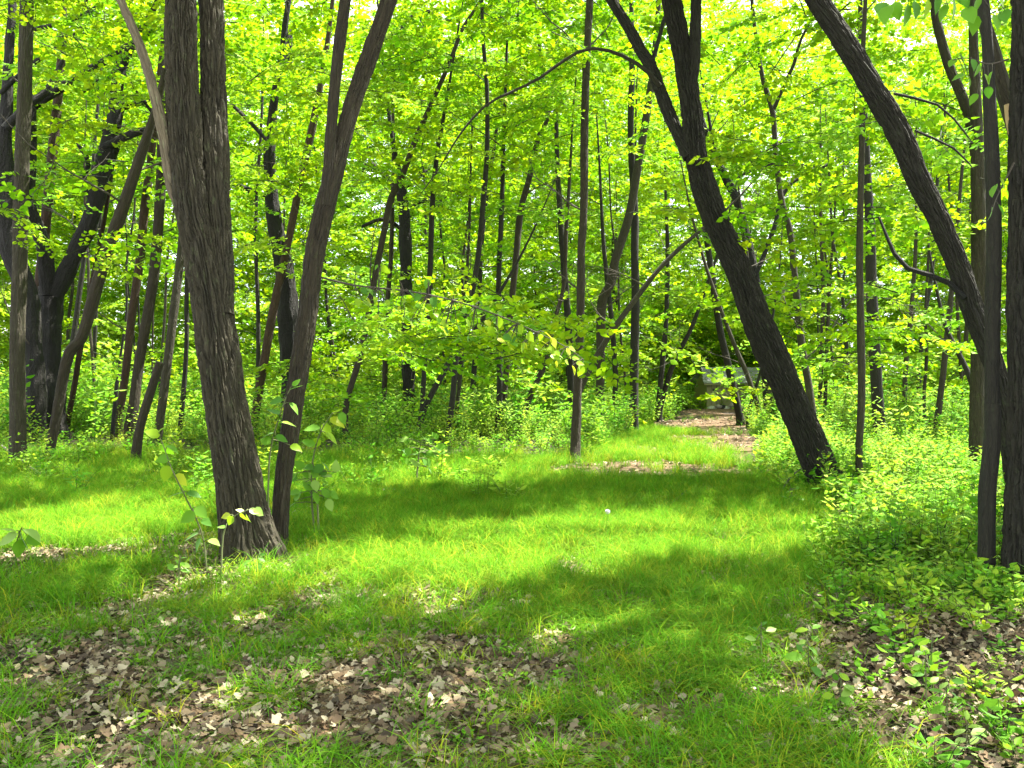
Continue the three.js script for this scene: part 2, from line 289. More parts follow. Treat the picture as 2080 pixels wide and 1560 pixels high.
// pts: [px, py, width px]; stem geometry in world space at depth d
function stemCurve(pts, d, drift, top) {
  const P = pts.map(([x, y, w], k) => { const dd = d + drift * k / Math.max(1, pts.length - 1); const q = at(x, y, dd); return { q, r: w / 2 / F * dd }; });
  if (top) {
    let a = P[P.length - 1], b = P[P.length - 2], dir = a.q.clone().sub(b.q).normalize(), r0 = a.r;
    const len = Math.max(1, top - a.q.y), n = Math.max(3, Math.ceil(len / 1.2));
    let q = a.q.clone();
    for (let k = 1; k <= n; k++) { dir = dir.lerp(V(noise2(q.x, k * 0.7) * 0.3, 1, noise2(q.z, k * 0.9 + 5) * 0.3), 0.16).normalize(); q = q.clone().addScaledVector(dir, len / n); P.push({ q, r: r0 * lerp(1, 0.16, k / n) }); }
  }
  return P;
}
function tubeGeometry(P, { radial = 10, step = 0.25, furrow = 0, flare = 0, wobble = 0.06, fineBelow = 1e9, scale = 1, tip = false }) {
  const curve = new THREE.CatmullRomCurve3(P.map((o) => o.q), false, 'centripetal'), total = curve.getLength();
  const cum = [0]; for (let k = 1; k < P.length; k++) cum.push(cum[k - 1] + P[k].q.distanceTo(P[k - 1].q));
  const sumL = cum[cum.length - 1], rAt = (t) => { const s = t * sumL; let k = 0; while (k < P.length - 2 && cum[k + 1] < s) k++; const f = clamp((s - cum[k]) / Math.max(1e-6, cum[k + 1] - cum[k])); return lerp(P[k].r, P[k + 1].r, f); };
  curve.arcLengthDivisions = 400; curve.updateArcLengths();
  const ts = []; for (let s = 0; s < total;) { ts.push(s / total); s += curve.getPointAt(Math.min(1, s / total)).y > fineBelow ? Math.max(step, 0.3) : step; } ts.push(1);
  const pos = [], uv = [], idx = [], circ = Math.max(1, Math.round(rAt(0.2) * 6.2832 / 0.5 * scale)), ph = P[0].q.x * 3.1 + P[0].q.z;
  let ref = V(0, 0, 1);
  ts.forEach((t, k) => {
    const c = curve.getPointAt(t), d = curve.getTangentAt(t), u = V(0, 0, 0).crossVectors(d, ref).normalize(), w = V(0, 0, 0).crossVectors(d, u).normalize(), r0 = rAt(t), s = t * total;
    for (let j = 0; j <= radial; j++) {
      const a = (j % radial) / radial * 6.2832, cx = Math.cos(a), sx = Math.sin(a);
      let r = r0 * (1 + wobble * noise3(cx * 0.8 + ph, sx * 0.8, s * 1.1) + 0.4 * wobble * noise3(cx * 2.2, sx * 2.2 + ph, s * 3.2));
      if (flare) { const e = Math.exp(-s / (flare * 1.2)); r += r0 * e * 0.55 * (0.55 + 0.45 * Math.cos(a * 4 + ph) + 0.25 * noise2(cx * 2 + ph, sx * 2)); }
      if (furrow) {
        const X = cx * r0 / 0.035, Z = sx * r0 / 0.035, bend = 0.34 * noise3(X * 0.35, Z * 0.35, s * 3.2 + ph);
        const n1 = noise3(X + bend, Z + bend, s * 2.0 + ph), n2 = noise3(X * 1.9 + 9, Z * 1.9 + bend, s * 6.5), n3 = noise3(X * 3.2, Z * 3.2, s * 26);
        r += furrow * (Math.pow(clamp(Math.abs(n1) * 2.0, 0, 1), 0.8) - 1.02 + 0.22 * n2 + 0.12 * n3) * clamp(r0 / 0.12, 0.25, 1);
      }
      if (tip && k === ts.length - 1) r *= 0.3;
      pos.push(c.x + (u.x * cx + w.x * sx) * r, c.y + (u.y * cx + w.y * sx) * r, c.z + (u.z * cx + w.z * sx) * r);
      uv.push(j / radial * circ, s / 1.5 * scale);
    }
    if (k) for (let j = 0; j < radial; j++) { const n = radial + 1, i = (k - 1) * n + j; idx.push(i, i + n, i + 1, i + 1, i + n, i + n + 1); }
  });
  const last = pos.length / 3, c = curve.getPointAt(1); pos.push(c.x, c.y, c.z); uv.push(0, 0);
  for (let j = 0; j < radial; j++) idx.push(last, last - radial - 1 + j + 1, last - radial - 1 + j);
  const g = new THREE.BufferGeometry();
  g.setAttribute('position', new THREE.Float32BufferAttribute(pos, 3)); g.setAttribute('uv', new THREE.Float32BufferAttribute(uv, 2)); g.setIndex(idx); g.computeVertexNormals();
  const nr = g.attributes.normal, n = radial + 1;             // close the seam
  for (let k = 0; k < ts.length; k++) { const a = k * n, b = a + radial, v = V(nr.getX(a) + nr.getX(b), nr.getY(a) + nr.getY(b), nr.getZ(a) + nr.getZ(b)).normalize(); nr.setXYZ(a, v.x, v.y, v.z); nr.setXYZ(b, v.x, v.y, v.z); }
  return g;
}
// a bare side branch with a few forking twigs, one mesh
function branchGeometry(o, dir, len, r0, r) {
  const w = new Writer();
  const grow = (o, dir, len, r0, depth) => {
    const pts = [o.clone()]; let q = o.clone(), d = dir.clone();
    const n = 7;
    for (let k = 0; k < n; k++) { d = d.clone().addScaledVector(unit(r), 0.22).add(V(0, 0.05, 0)).normalize(); q = q.clone().addScaledVector(d, len / n); pts.push(q); }
    stick(w, pts, r0, r0 * 0.25, WHITE, 0, depth ? 4 : 6);
    if (depth < 2) for (let k = 2; k < n; k++) if (r() < 0.75) { const dd = d.clone().lerp(unit(r), 0.6).normalize(); grow(pts[k], dd, len * rr(0.25, 0.5, r), r0 * 0.45, depth + 1); }
  };
  grow(o, dir, len, r0, 0);
  const g = w.build(); g.deleteAttribute('color'); return g;
}
const branchMat = { [M.barkGrey.uuid]: M.twig };
function makeTree(name, label, group, spec) {
  const { d, stems, mat = M.barkBrown, crown = 30, crownFrom = 4.5, crownR = 2.2, branches = 3, furrow = 0, canopy = false } = spec;
  const s0 = stems[0], base = at(s0.pts[0][0], s0.pts[0][1], d), gy = groundY(base.x, base.z);
  const root = thing(name, label, 'tree', group, V(base.x, gy, base.z));
  const off = root.position, list = [], r = mulberry(Math.round(base.x * 1000) + Math.round(d * 77)), axes = [];
  stems.forEach((s, k) => {
    const P = stemCurve(s.pts, s.d ?? d, s.drift ?? rr(-0.6, 0.6, r), s.top);
    if (s.ground ?? !k) { const b = P[0], foot = { q: V(b.q.x + (b.q.x - P[1].q.x) * 0.05, Math.min(groundY(b.q.x, b.q.z), b.q.y) - 0.12, b.q.z), r: b.r * 1.06 }; if (b.q.y - foot.q.y > 0.04) P.unshift(foot); }
    for (const o of P) o.q.sub(off);
    const px = s.pts[0][2];
    const opts = furrow && px > 14 ? { radial: clamp(Math.round(P[1].r * 6.2832 / 0.0055), 48, 280), step: 0.03, furrow, flare: s.ground ?? !k ? (s.flare ?? P[0].r) : 0, fineBelow: EYE + 0.43 * d - off.y } : { radial: px > 9 ? 12 : 7, step: 0.22, flare: s.ground ?? !k ? P[0].r : 0 };
    part(s.name ?? (k ? 'limb' : 'trunk'), tubeGeometry(P, { ...opts, wobble: s.wobble ?? 0.06, tip: !s.top }), s.mat ?? mat, root);
    if (s.top) axes.push(P);
  });
  // side branches in view
  for (let k = 0; k < branches && axes.length; k++) {
    const P = axes[k % axes.length], i = 1 + Math.floor(r() * (P.length - 2)), o = P[i].q.clone().lerp(P[i + 1] ? P[i + 1].q : P[i].q, r());
    if (o.y < 1.6) continue;
    const dir = V(rr(-1, 1, r), rr(0.1, 0.7, r), rr(-1, 1, r)).normalize();
    part('branch', branchGeometry(o, dir, rr(0.9, 2.6, r), Math.max(0.006, Math.min(0.022, P[i].r * 0.3)), r), M.twig, root);
  }
  // leafy boughs round the upper stem
  for (let k = 0; k < crown && axes.length; k++) {
    const P = axes[k % axes.length], topY = P[P.length - 1].q.y;
    const y = lerp(crownFrom - off.y, topY + 0.4, Math.pow(r(), 0.9)); let i = 0; while (i < P.length - 2 && P[i + 1].q.y < y) i++;
    const f = clamp((y - P[i].q.y) / Math.max(0.01, P[i + 1].q.y - P[i].q.y)), c = P[i].q.clone().lerp(P[i + 1].q, f), a = r() * 6.2832, out = V(Math.cos(a), rr(-0.15, 0.55, r), Math.sin(a)).normalize();
    const rad = crownR * Math.pow(r(), 0.7) * Math.sin(Math.PI * clamp(0.25 + 0.7 * (y - crownFrom) / Math.max(1, topY - crownFrom)));
    const pos = V(c.x + out.x * rad, y + rr(-0.2, 0.3, r), c.z + out.z * rad);
    if (spec.keep ? !spec.keep(pos.clone().add(off)) || lit(pos.clone().add(off).addScaledVector(out, 1.4)) : lit(pos.clone().add(off).addScaledVector(out, 0.7), 0.3) || (glade(pos.clone().add(off)) && r() < 0.5)) continue;
    list.push({ m: mat4(pos, out, V(rr(-0.3, 0.3, r), 1, rr(-0.3, 0.3, r)), rr(0.75, 1.2, r)), c: leafColor(r) });
  }
  const rec = { root, list, variant: Math.floor(r() * BOUGH.length), axes, top: axes[0] ? axes[0][axes[0].length - 1].q.clone().add(off) : off.clone(), near: d < 15 };
  if (canopy) CANOPY.push(rec);
  TREES.push(rec);
  return rec;
}
const TREES = [];
const clearView = (p) => { if (lit(p)) return false; const d = -p.z; return d < 0.5 || p.y > EYE + 0.42 * d + 0.9; };      // overhead only: the photograph shows no leaves in front of the near stems

// --- the near trees
const twin = makeTree('linden_tree', 'large furrowed tree of fused stems leaning left in foreground', null, {
  d: 7.75, mat: M.barkGrey, furrow: 0.036, canopy: true, crown: 60, crownFrom: 5.6, crownR: 3, branches: 0, keep: clearView,
  stems: [
    { pts: [[514, 1142, 104], [508, 1105, 98], [497, 1040, 88], [486, 980, 86], [466, 870, 86], [446, 740, 84], [430, 620, 80], [412, 520, 76], [392, 420, 70], [378, 320, 67], [373, 224, 66], [368, 100, 63], [367, 0, 60]], top: 15, drift: 0.25, flare: 0.28 },
    { name: 'trunk', pts: [[452, 640, 48], [450, 560, 50], [446, 480, 50], [442, 400, 50], [438, 300, 52], [435, 224, 52], [432, 110, 50], [429, 0, 47]], d: 7.83, top: 14, drift: 0.45, ground: false },
    { name: 'trunk', pts: [[470, 1140, 44], [464, 1090, 38], [456, 1000, 36], [443, 900, 34], [428, 800, 30], [420, 720, 22]], d: 7.72, drift: 0.1, ground: true, flare: 0.12 },
    { name: 'limb', pts: [[410, 520, 26], [372, 430, 26], [350, 380, 25], [341, 330, 24], [333, 280, 23], [320, 215, 22], [303, 150, 20], [283, 90, 19], [262, 40, 18], [245, 0, 17]], d: 7.92, drift: -0.1, top: 10, mat: M.barkPale, ground: false },  // sunlight on this limb put into its paler bark colour
  ] });
const vee = makeTree('linden_tree', 'brown tree forking into a narrow V behind the large leaning trunk', null, {
  d: 8.1, mat: M.barkBrown, furrow: 0.022, canopy: true, crown: 50, crownFrom: 6, crownR: 2.6, branches: 0, keep: clearView,
  stems: [
    { pts: [[563, 1134, 40], [568, 1090, 34], [574, 985, 34], [590, 869, 39], [607, 754, 40], [624, 640, 40], [636, 540, 40], [655, 440, 42], [680, 350, 36], [693, 300, 32], [708, 240, 35], [727, 180, 36], [752, 110, 35], [790, 0, 34]], top: 13, drift: 0.9, flare: 0.12 },
    { name: 'trunk', pts: [[662, 420, 26], [668, 340, 25], [674, 250, 23], [680, 180, 23], [690, 90, 24], [701, 0, 24]], d: 8.55, top: 13, drift: 0.3, ground: false },
  ] });
const lean = makeTree('linden_tree', 'dark trunk leaning left across the middle right, forked high up', null, {
  d: 12.4, mat: M.barkDark, furrow: 0.036, canopy: true, crown: 50, crownFrom: 7.5, crownR: 3, branches: 0, keep: clearView,
  stems: [
    { pts: [[1692, 1010, 66], [1672, 965, 62], [1638, 881, 64], [1588, 765, 62], [1540, 655, 62], [1500, 545, 53], [1462, 465, 53], [1438, 404, 52], [1414, 314, 45], [1404, 224, 42], [1388, 120, 38], [1364, 0, 40]], top: 16, drift: 0.3, flare: 0.25 },
    { pts: [[1402, 200, 20], [1411, 130, 22], [1413, 60, 23], [1414, 0, 22]], d: 12.6, top: 14, ground: false },
    { pts: [[1402, 320, 30], [1384, 285, 27], [1366, 247, 26], [1345, 195, 25], [1322, 135, 25], [1300, 100, 24], [1275, 52, 22], [1245, 5, 21]], d: 12.6, top: 14, drift: 0.8, ground: false },
    { name: 'branch', pts: [[1340, 175, 11], [1320, 150, 9], [1280, 121, 8], [1229, 101, 7], [1190, 100, 6.5], [1135, 130, 6.5], [1099, 157, 6], [1045, 184, 5.5], [991, 211, 5], [937, 269, 4], [890, 345, 2.5], [850, 400, 2]], d: 12.9, drift: -0.6, ground: false, mat: M.barkOlive },
    { name: 'branch', pts: [[1322, 135, 9], [1338, 80, 9], [1352, 30, 8], [1368, 0, 8]], d: 13, ground: false, top: 8 },
  ] });
const bend = makeTree('linden_tree', 'dark curved trunk sweeping from upper right centre down to the right edge', null, {
  d: 9.4, mat: M.barkDark, furrow: 0.024, canopy: true, crown: 40, crownFrom: 6.5, crownR: 3, branches: 0, keep: clearView,
  stems: [
    { pts: [[2092, 1078, 58], [2072, 980, 54], [2054, 880, 46], [2030, 780, 40], [2004, 700, 42], [1976, 628, 43], [1948, 545, 44], [1908, 449, 42], [1863, 359, 48], [1825, 269, 48], [1772, 180, 46], [1718, 90, 44], [1660, 0, 42]], top: 10, drift: 0.5, flare: 0.2 },
    { name: 'branch', pts: [[1960, 606, 12], [1925, 573, 11], [1897, 561, 11], [1848, 548, 10], [1820, 520, 9], [1803, 484, 7], [1785, 440, 4]], d: 9.55, drift: 0.5, ground: false, mat: M.barkOak },
    { name: 'branch', pts: [[1815, 190, 6], [1860, 200, 6], [1910, 216, 5], [1945, 250, 4], [1975, 290, 3]], d: 9.5, ground: false },
    { name: 'branch', pts: [[1858, 265, 5], [1915, 290, 5], [1950, 310, 4], [1978, 345, 3]], d: 9.5, ground: false },
  ] });
const edgeTree = makeTree('linden_tree', 'thick dark trunk cut off by the right edge of the view', null, {
  d: 6.75, mat: M.barkDark, furrow: 0.03, canopy: true, crown: 40, crownFrom: 5.5, crownR: 3, branches: 0, keep: clearView,
  stems: [{ pts: [[2096, 1200, 104], [2094, 1100, 98], [2095, 980, 92], [2093, 760, 86], [2092, 560, 84], [2094, 380, 82], [2096, 180, 80], [2098, 0, 78]], top: 14, drift: 0.2, flare: 0.2 }] });
const scarTree = makeTree('linden_tree', 'stem with a bare tan bark scar crossing the upper right corner', null, {
  d: 7.3, mat: M.barkGrey, furrow: 0.006, canopy: true, crown: 20, crownFrom: 5.5, crownR: 2, branches: 0, keep: clearView,
  stems: [{ pts: [[2215, 1130, 46], [2170, 800, 44], [2120, 480, 42], [2085, 340, 40], [2066, 260, 38], [2038, 180, 32], [2013, 90, 26], [1985, 0, 22]], top: 9, drift: 0.1 }] });
const slim = makeTree('linden_tree', 'slim straight dark stem beside the right edge trunk', null, {
  d: 6.9, mat: M.barkDark, furrow: 0.005, canopy: true, crown: 20, crownFrom: 5.5, crownR: 2, branches: 0, keep: clearView,
  stems: [{ pts: [[2003, 1196, 34], [2004, 1100, 32], [2006, 996, 34], [2016, 881, 33], [2015, 765, 29], [2016, 650, 29], [2019, 500, 30], [2016, 350, 28], [2010, 200, 25], [2006, 100, 22], [1998, 0, 20]], top: 12, drift: 0.15, flare: 0.07 }] });
{ // the bare wood where bark is stripped: a sliver proud of the stem
  const P = [[2048, 212, 12], [2054, 240, 19], [2062, 275, 20], [2072, 310, 12]].map(([x, y, w]) => ({ q: at(x - 2, y, 7.27).sub(scarTree.root.position), r: w / 2 / F * 7.3 }));
  const sc = part('bark_scar', tubeGeometry(P, { radial: 14, step: 0.02, wobble: 0.03, tip: true }), M.wood, scarTree.root);
  sc.userData.label = 'tan bare wood where the bark is stripped';
}
// --- trees of the middle distance: [label, depth, material, stems..., options]
const mid = [
  ['straight grey trunk at the far left edge, nearest of its row', 16.4, M.barkGrey, [[[37, 952, 34], [36, 850, 31], [35, 700, 29], [40, 550, 28], [43, 400, 29], [48, 250, 28], [52, 120, 27], [54, 0, 26]]], { furrow: 0.008, branches: 4 }],
  ['reddish trunk leaning right just behind the far left grey trunk', 24, M.barkRed, [[[55, 872, 20], [60, 800, 19], [76, 620, 21], [87, 520, 20], [100, 380, 20], [112, 260, 19], [122, 150, 17]]], {}],
  ['brown trunk leaning strongly right between left edge trunk and oak', 17, M.barkBrown, [[[98, 948, 18], [117, 831, 20], [142, 715, 22], [163, 690, 22], [209, 538, 25], [256, 404, 24], [301, 270, 18], [325, 190, 14]]], { furrow: 0.006, branches: 4 }],
  ['thin rusty stem behind the strongly leaning left trunk', 24, M.barkRed, [[[136, 868, 11], [150, 790, 11], [166, 690, 12], [190, 560, 10], [215, 430, 8]]], { crown: 14 }],
  ['charred short snag beside the reddish stems left of the large trunk', 22, M.barkOak, [[[228, 895, 9], [233, 830, 9], [239, 765, 8]]], { crown: 0, branches: 0, nosky: true }],
  ['reddish slender trunk leaning right, left of the large trunk', 24, M.barkRed, [[[242, 858, 15], [257, 740, 16], [268, 640, 16], [283, 538, 17], [296, 404, 17], [307, 320, 15], [318, 210, 13]]], {}],
  ['brown trunk with flared foot, left of the large leaning trunk', 22.5, M.barkBrown, [[[262, 885, 24], [272, 820, 21], [280, 754, 20], [305, 610, 20], [315, 538, 21], [325, 404, 20], [330, 250, 18], [333, 100, 15]]], { furrow: 0.006 }],
  ['short stout trunk with blackened foot leaning right into another', 16.6, M.barkBrown, [[[274, 952, 22], [284, 870, 18], [307, 792, 18], [325, 735, 16]]], { crown: 0, branches: 1, nosky: true, furrow: 0.006 }],
  ['olive trunk almost touching the left side of large leaning trunk', 21, M.barkOlive, [[[319, 905, 17], [338, 754, 18], [356, 610, 17], [365, 538, 16], [376, 430, 15], [385, 300, 13]]], {}],
  ['thin dark stem close to the left side of large leaning trunk', 23, M.barkDark, [[[365, 885, 10], [374, 780, 10], [379, 696, 9], [379, 600, 9], [384, 450, 8]]], { crown: 14 }],
  ['rust brown trunk rising behind the V shaped tree', 24, M.barkRed, [[[516, 862, 17], [540, 715, 18], [559, 610, 17], [585, 494, 15], [612, 359, 16], [637, 247, 16], [655, 150, 12]]], {}],
  ['slender brown stem leaning right, first right of the V shaped tree', 23, M.barkBrown, [[[703, 825, 12], [728, 735, 13], [745, 660, 13], [762, 561, 13], [780, 471, 13], [794, 404, 13], [816, 359, 12], [843, 287, 12], [874, 215, 10], [910, 135, 9], [942, 54, 7], [964, 20, 6]]], {}],
  ['dark stem leaning right out of the thicket with upright twin', 24, M.barkDark, [[[853, 862, 13], [860, 835, 12], [877, 800, 12], [896, 765, 12], [915, 731, 11], [950, 690, 9]], [[856, 850, 10], [862, 750, 10], [868, 640, 10], [874, 538, 11], [879, 404, 11], [888, 314, 9], [901, 238, 7]]], {}],
  ['black bowed stem rising left of picture centre, from the thicket', 22, M.barkDark, [[[908, 905, 13], [919, 812, 12], [931, 696, 12], [950, 632, 12], [969, 538, 11], [982, 404, 11], [989, 314, 10], [989, 180, 9], [982, 90, 8]]], {}],
  ['thin olive stem standing behind the black bowed stem', 25, M.barkOlive, [[[924, 868, 9], [934, 770, 9], [940, 700, 8], [948, 560, 7]]], { crown: 10 }],
  ['upright dark stem near centre with a bent brown neighbour', 25, M.barkDark, [[[1012, 872, 13], [1015, 773, 12], [1013, 677, 11], [1012, 600, 11], [1014, 538, 10], [1018, 449, 10], [1021, 359, 9], [1024, 250, 8]]], {}],
  ['brown stem kinked to the right above the centre of thicket', 26, M.barkBrown, [[[1020, 862, 12], [1028, 760, 12], [1034, 664, 13], [1047, 538, 13], [1058, 426, 13], [1076, 359, 12], [1094, 278, 11], [1112, 240, 9], [1104, 170, 8]]], {}],
  ['leaning grey stem with a low broken stub, left of centre trunk', 26, M.barkBrown, [[[1058, 866, 11], [1077, 804, 12], [1108, 735, 11], [1124, 660, 9], [1145, 580, 8], [1150, 470, 8]]], { crown: 16 }],
  ['straight slender brown trunk standing alone at path edge, centre', 18.2, M.barkBrown, [[[1167, 938, 24], [1169, 900, 20], [1173, 792, 18], [1180, 600, 17], [1181, 500, 16], [1185, 449, 16], [1188, 224, 16], [1198, 0, 15]], ], { furrow: 0.005, branches: 6, crownFrom: 9 }],
  ['smooth olive trunk bowing to the right behind the centre trunk', 27, M.barkOlive, [[[1219, 862, 18], [1220, 715, 18], [1226, 600, 20], [1238, 583, 19], [1252, 520, 18], [1275, 449, 17], [1300, 314, 17], [1321, 180, 14], [1334, 60, 11]]], {}],
  ['straight dark trunk at the left shoulder of the path', 27, M.barkDark, [[[1287, 872, 19], [1288, 765, 18], [1291, 600, 17], [1289, 500, 16], [1290, 449, 15], [1281, 269, 13], [1284, 130, 12]]], {}],
  ['dark stem behind centre trunk, half hidden by it', 30, M.barkDark, [[[1160, 842, 14], [1157, 700, 15], [1150, 600, 14], [1140, 470, 12], [1132, 330, 10]]], {}],
  ['slim dark stem close left of the straight path trunk', 31, M.barkDark, [[[1248, 838, 11], [1250, 760, 11], [1243, 660, 11], [1230, 540, 9]]], { crown: 18 }],
  ['upright dark stem of the crossing pair beside the shed', 37, M.barkDark, [[[1336, 838, 12], [1345, 746, 11], [1353, 650, 10], [1356, 520, 9]]], {}],
  ['slanting dark stem of the crossing pair beside the shed', 37.3, M.barkDark, [[[1340, 836, 11], [1354, 780, 11], [1368, 738, 10], [1403, 669, 9], [1432, 590, 7]]], {}],
  ['dark trunk leaning left in front of the shed', 34, M.barkDark, [[[1503, 852, 15], [1480, 746, 15], [1461, 661, 14], [1446, 560, 13], [1430, 440, 11], [1418, 330, 9]]], {}],
  ['thin grey stem leaning left between shed and large leaning trunk', 31, M.barkGrey, [[[1548, 858, 10], [1519, 765, 10], [1495, 708, 9], [1472, 650, 8], [1440, 560, 7]]], { crown: 16 }],
  ['dark short stem slanting across the right end of shed', 33, M.barkDark, [[[1519, 846, 7], [1528, 810, 7], [1545, 755, 6], [1560, 690, 6]]], { crown: 8 }],
  ['thin mossy stem left of the large leaning trunk foot', 26, M.barkOlive, [[[1577, 892, 11], [1565, 804, 10], [1556, 730, 9], [1530, 600, 8]]], { crown: 14 }],
  ['grey green sapling snaking up behind the large leaning trunk', 17.5, M.barkOlive, [[[1652, 870, 17], [1643, 785, 16], [1632, 727, 16], [1624, 660, 15], [1612, 539, 14], [1605, 471, 13], [1587, 404, 12], [1576, 314, 11], [1569, 224, 11], [1551, 166, 10], [1538, 90, 8], [1527, 0, 7]], [[1572, 222, 8], [1592, 175, 8], [1614, 126, 7], [1623, 90, 6], [1646, 40, 5]]], { branches: 5, crownFrom: 7 }],
  ['olive pole leaning far right, crossing behind the centre trunk', 25, M.barkOlive, [[[1156, 858, 13], [1192, 762, 12], [1238, 682, 12], [1292, 606, 11], [1354, 530, 9], [1430, 462, 7], [1470, 430, 5]]], { crown: 4, branches: 2 }],
  ['two pole stem half hidden right of the large leaning trunk', 27, M.barkBrown, [[[1664, 852, 9], [1668, 746, 9], [1672, 600, 8], [1668, 480, 7]], [[1675, 850, 8], [1680, 700, 8], [1688, 540, 6]]], {}],
  ['straight slim pole right of the large leaning trunk foot', 12.6, M.barkGrey, [[[1746, 1012, 16], [1745, 920, 14], [1750, 805, 16], [1748, 650, 15], [1746, 538, 14], [1748, 404, 13], [1751, 269, 12], [1752, 130, 10]]], { furrow: 0.004, branches: 5, crownFrom: 7 }],
  ['dark sturdy trunk right behind the straight slim pole', 22, M.barkDark, [[[1790, 915, 26], [1782, 805, 24], [1773, 650, 23], [1769, 560, 22], [1768, 480, 20], [1760, 330, 16], [1752, 180, 13]]], {}],
  ['thin knotty sapling right of the dark sturdy trunk', 25, M.barkOlive, [[[1879, 856, 7], [1877, 804, 7], [1882, 727, 7], [1880, 640, 6], [1886, 520, 5]]], { crown: 10 }],
  ['olive stem leaning right near the curved right trunk', 23, M.barkOlive, [[[1898, 908, 14], [1908, 823, 13], [1917, 746, 12], [1927, 650, 11], [1940, 520, 9]]], {}],
  ['bowed dark sapling arching left beneath the curved right trunk', 18, M.barkDark, [[[1994, 900, 12], [1985, 835, 11], [1969, 765, 11], [1942, 708, 10], [1923, 669, 9], [1905, 600, 6]]], { crown: 8, crownFrom: 3 }],
  ['pale thin stem between olive stem and dark sturdy trunk', 27, M.barkGrey, [[[1837, 840, 10], [1840, 740, 10], [1848, 660, 9], [1858, 540, 8]]], { crown: 14 }],
  ['mossy upright trunk behind the slim right stem', 13.6, M.barkOlive, [[[1984, 990, 30], [1985, 800, 29], [1990, 620, 30], [1988, 494, 29], [1985, 314, 25], [1979, 135, 20], [1976, 40, 16]], [[1985, 330, 22], [1972, 251, 21], [1953, 193, 20], [1928, 135, 20], [1905, 55, 18], [1896, 0, 15]]], { furrow: 0.006, branches: 3, crownFrom: 8 }],
  ['black gnarled oak at left with wide crooked limbs', 23, M.barkOak, [[[97, 806, 62], [98, 740, 50], [100, 650, 46], [105, 575, 46]], [[112, 600, 34], [140, 540, 33], [175, 470, 34], [190, 430, 33], [205, 370, 38], [225, 285, 36], [236, 220, 30], [238, 157, 27], [262, 100, 20], [300, 40, 12]], [[100, 600, 30], [88, 500, 30], [60, 420, 26], [62, 330, 22], [65, 215, 17]], [[62, 220, 15], [125, 178, 18], [172, 150, 18], [225, 115, 15], [262, 92, 12], [330, 50, 8]], [[208, 300, 13], [240, 285, 16], [275, 270, 15], [306, 262, 11]], [[228, 230, 11], [250, 218, 12], [280, 210, 12], [298, 206, 9]], [[228, 175, 9], [205, 160, 10], [170, 185, 9], [130, 185, 6]], [[190, 420, 9], [170, 370, 10], [180, 330, 10], [155, 290, 8]]], { oak: true, crown: 10, crownFrom: 7, branches: 8 }],
  ['black hollow trunk at the extreme left edge, behind grey trunk', 22, M.barkOak, [[[72, 800, 40], [68, 700, 34], [58, 600, 34], [22, 500, 44], [10, 400, 42], [8, 300, 32], [12, 240, 24]], [[10, 262, 18], [60, 210, 17], [90, 190, 14], [105, 165, 9]], [[0, 190, 10], [30, 160, 10], [80, 120, 9], [150, 78, 8], [205, 56, 5]], [[70, 60, 9], [120, 48, 9], [160, 35, 8], [210, 5, 6]]], { oak: true, crown: 6, crownFrom: 7, branches: 5 }],
  ['black oak snag glimpsed between large trunk and V tree', 25, M.barkOak, [[[590, 760, 40], [586, 640, 42], [580, 560, 38], [556, 440, 28], [548, 330, 24], [556, 210, 18], [572, 120, 14]], [[552, 400, 9], [500, 385, 12], [470, 370, 10]], [[556, 300, 7], [500, 240, 9], [470, 212, 7]], [[560, 190, 8], [585, 120, 14], [590, 60, 11]]], { oak: true, crown: 6, crownFrom: 7, branches: 7 }],
  ['black tangled dead oak behind the first slender stem of centre', 30, M.barkOak, [[[830, 800, 26], [826, 640, 24], [824, 520, 24], [820, 430, 24], [814, 372, 22], [806, 330, 10]], [[820, 430, 8], [855, 410, 8], [890, 408, 7], [935, 392, 5]], [[818, 385, 8], [845, 365, 9], [868, 345, 6]], [[812, 380, 8], [785, 360, 9], [750, 330, 8], [735, 350, 5]], [[822, 470, 8], [780, 445, 9], [735, 460, 6]], [[790, 120, 6], [830, 40, 9], [870, 22, 12], [880, 30, 6]]], { oak: true, crown: 4, crownFrom: 7, branches: 8 }],
  ['dark oak limbs spreading behind right of the leaning trunk fork', 30, M.barkOak, [[[1560, 830, 20], [1545, 640, 20], [1520, 500, 18], [1490, 390, 16], [1452, 320, 14], [1435, 270, 10]], [[1500, 420, 10], [1470, 360, 10], [1450, 300, 9], [1440, 240, 5]], [[1535, 560, 9], [1570, 470, 9], [1600, 380, 8], [1690, 330, 6]], [[1480, 370, 6], [1530, 345, 6], [1580, 330, 4]]], { oak: true, crown: 8, crownFrom: 7, branches: 8 }],
];
for (const [label, d, mat, stems, o] of mid) {
  const S = stems.map((pts, k) => {
    const end = pts[pts.length - 1], hy = EYE - (end[1] - 780) / F * d, w = end[2] / F * d;
    const top = o.nosky || (k && o.oak && k !== 1) ? 0 : hy + clamp(w * 45, 1.5, 6);
    return { pts, top, ground: !k, d: k ? d + (o.oak ? rr(-0.4, 0.4) : 0) : d, name: k ? 'limb' : 'trunk', wobble: o.oak ? 0.16 : 0.06, drift: k ? rr(-0.5, 0.5) : undefined };
  });
  if (o.oak) S[0].top = S[0].top && stems[0].length > 4 ? S[0].top : 0;
  makeTree(o.oak ? 'oak_tree' : o.nosky && stems[0].length < 4 ? 'tree_snag' : 'woodland_tree', label, 'trees of the middle wood', { d, mat, stems: S, crown: 26, crownFrom: 5.2, branches: 3, furrow: 0, ...o });
}
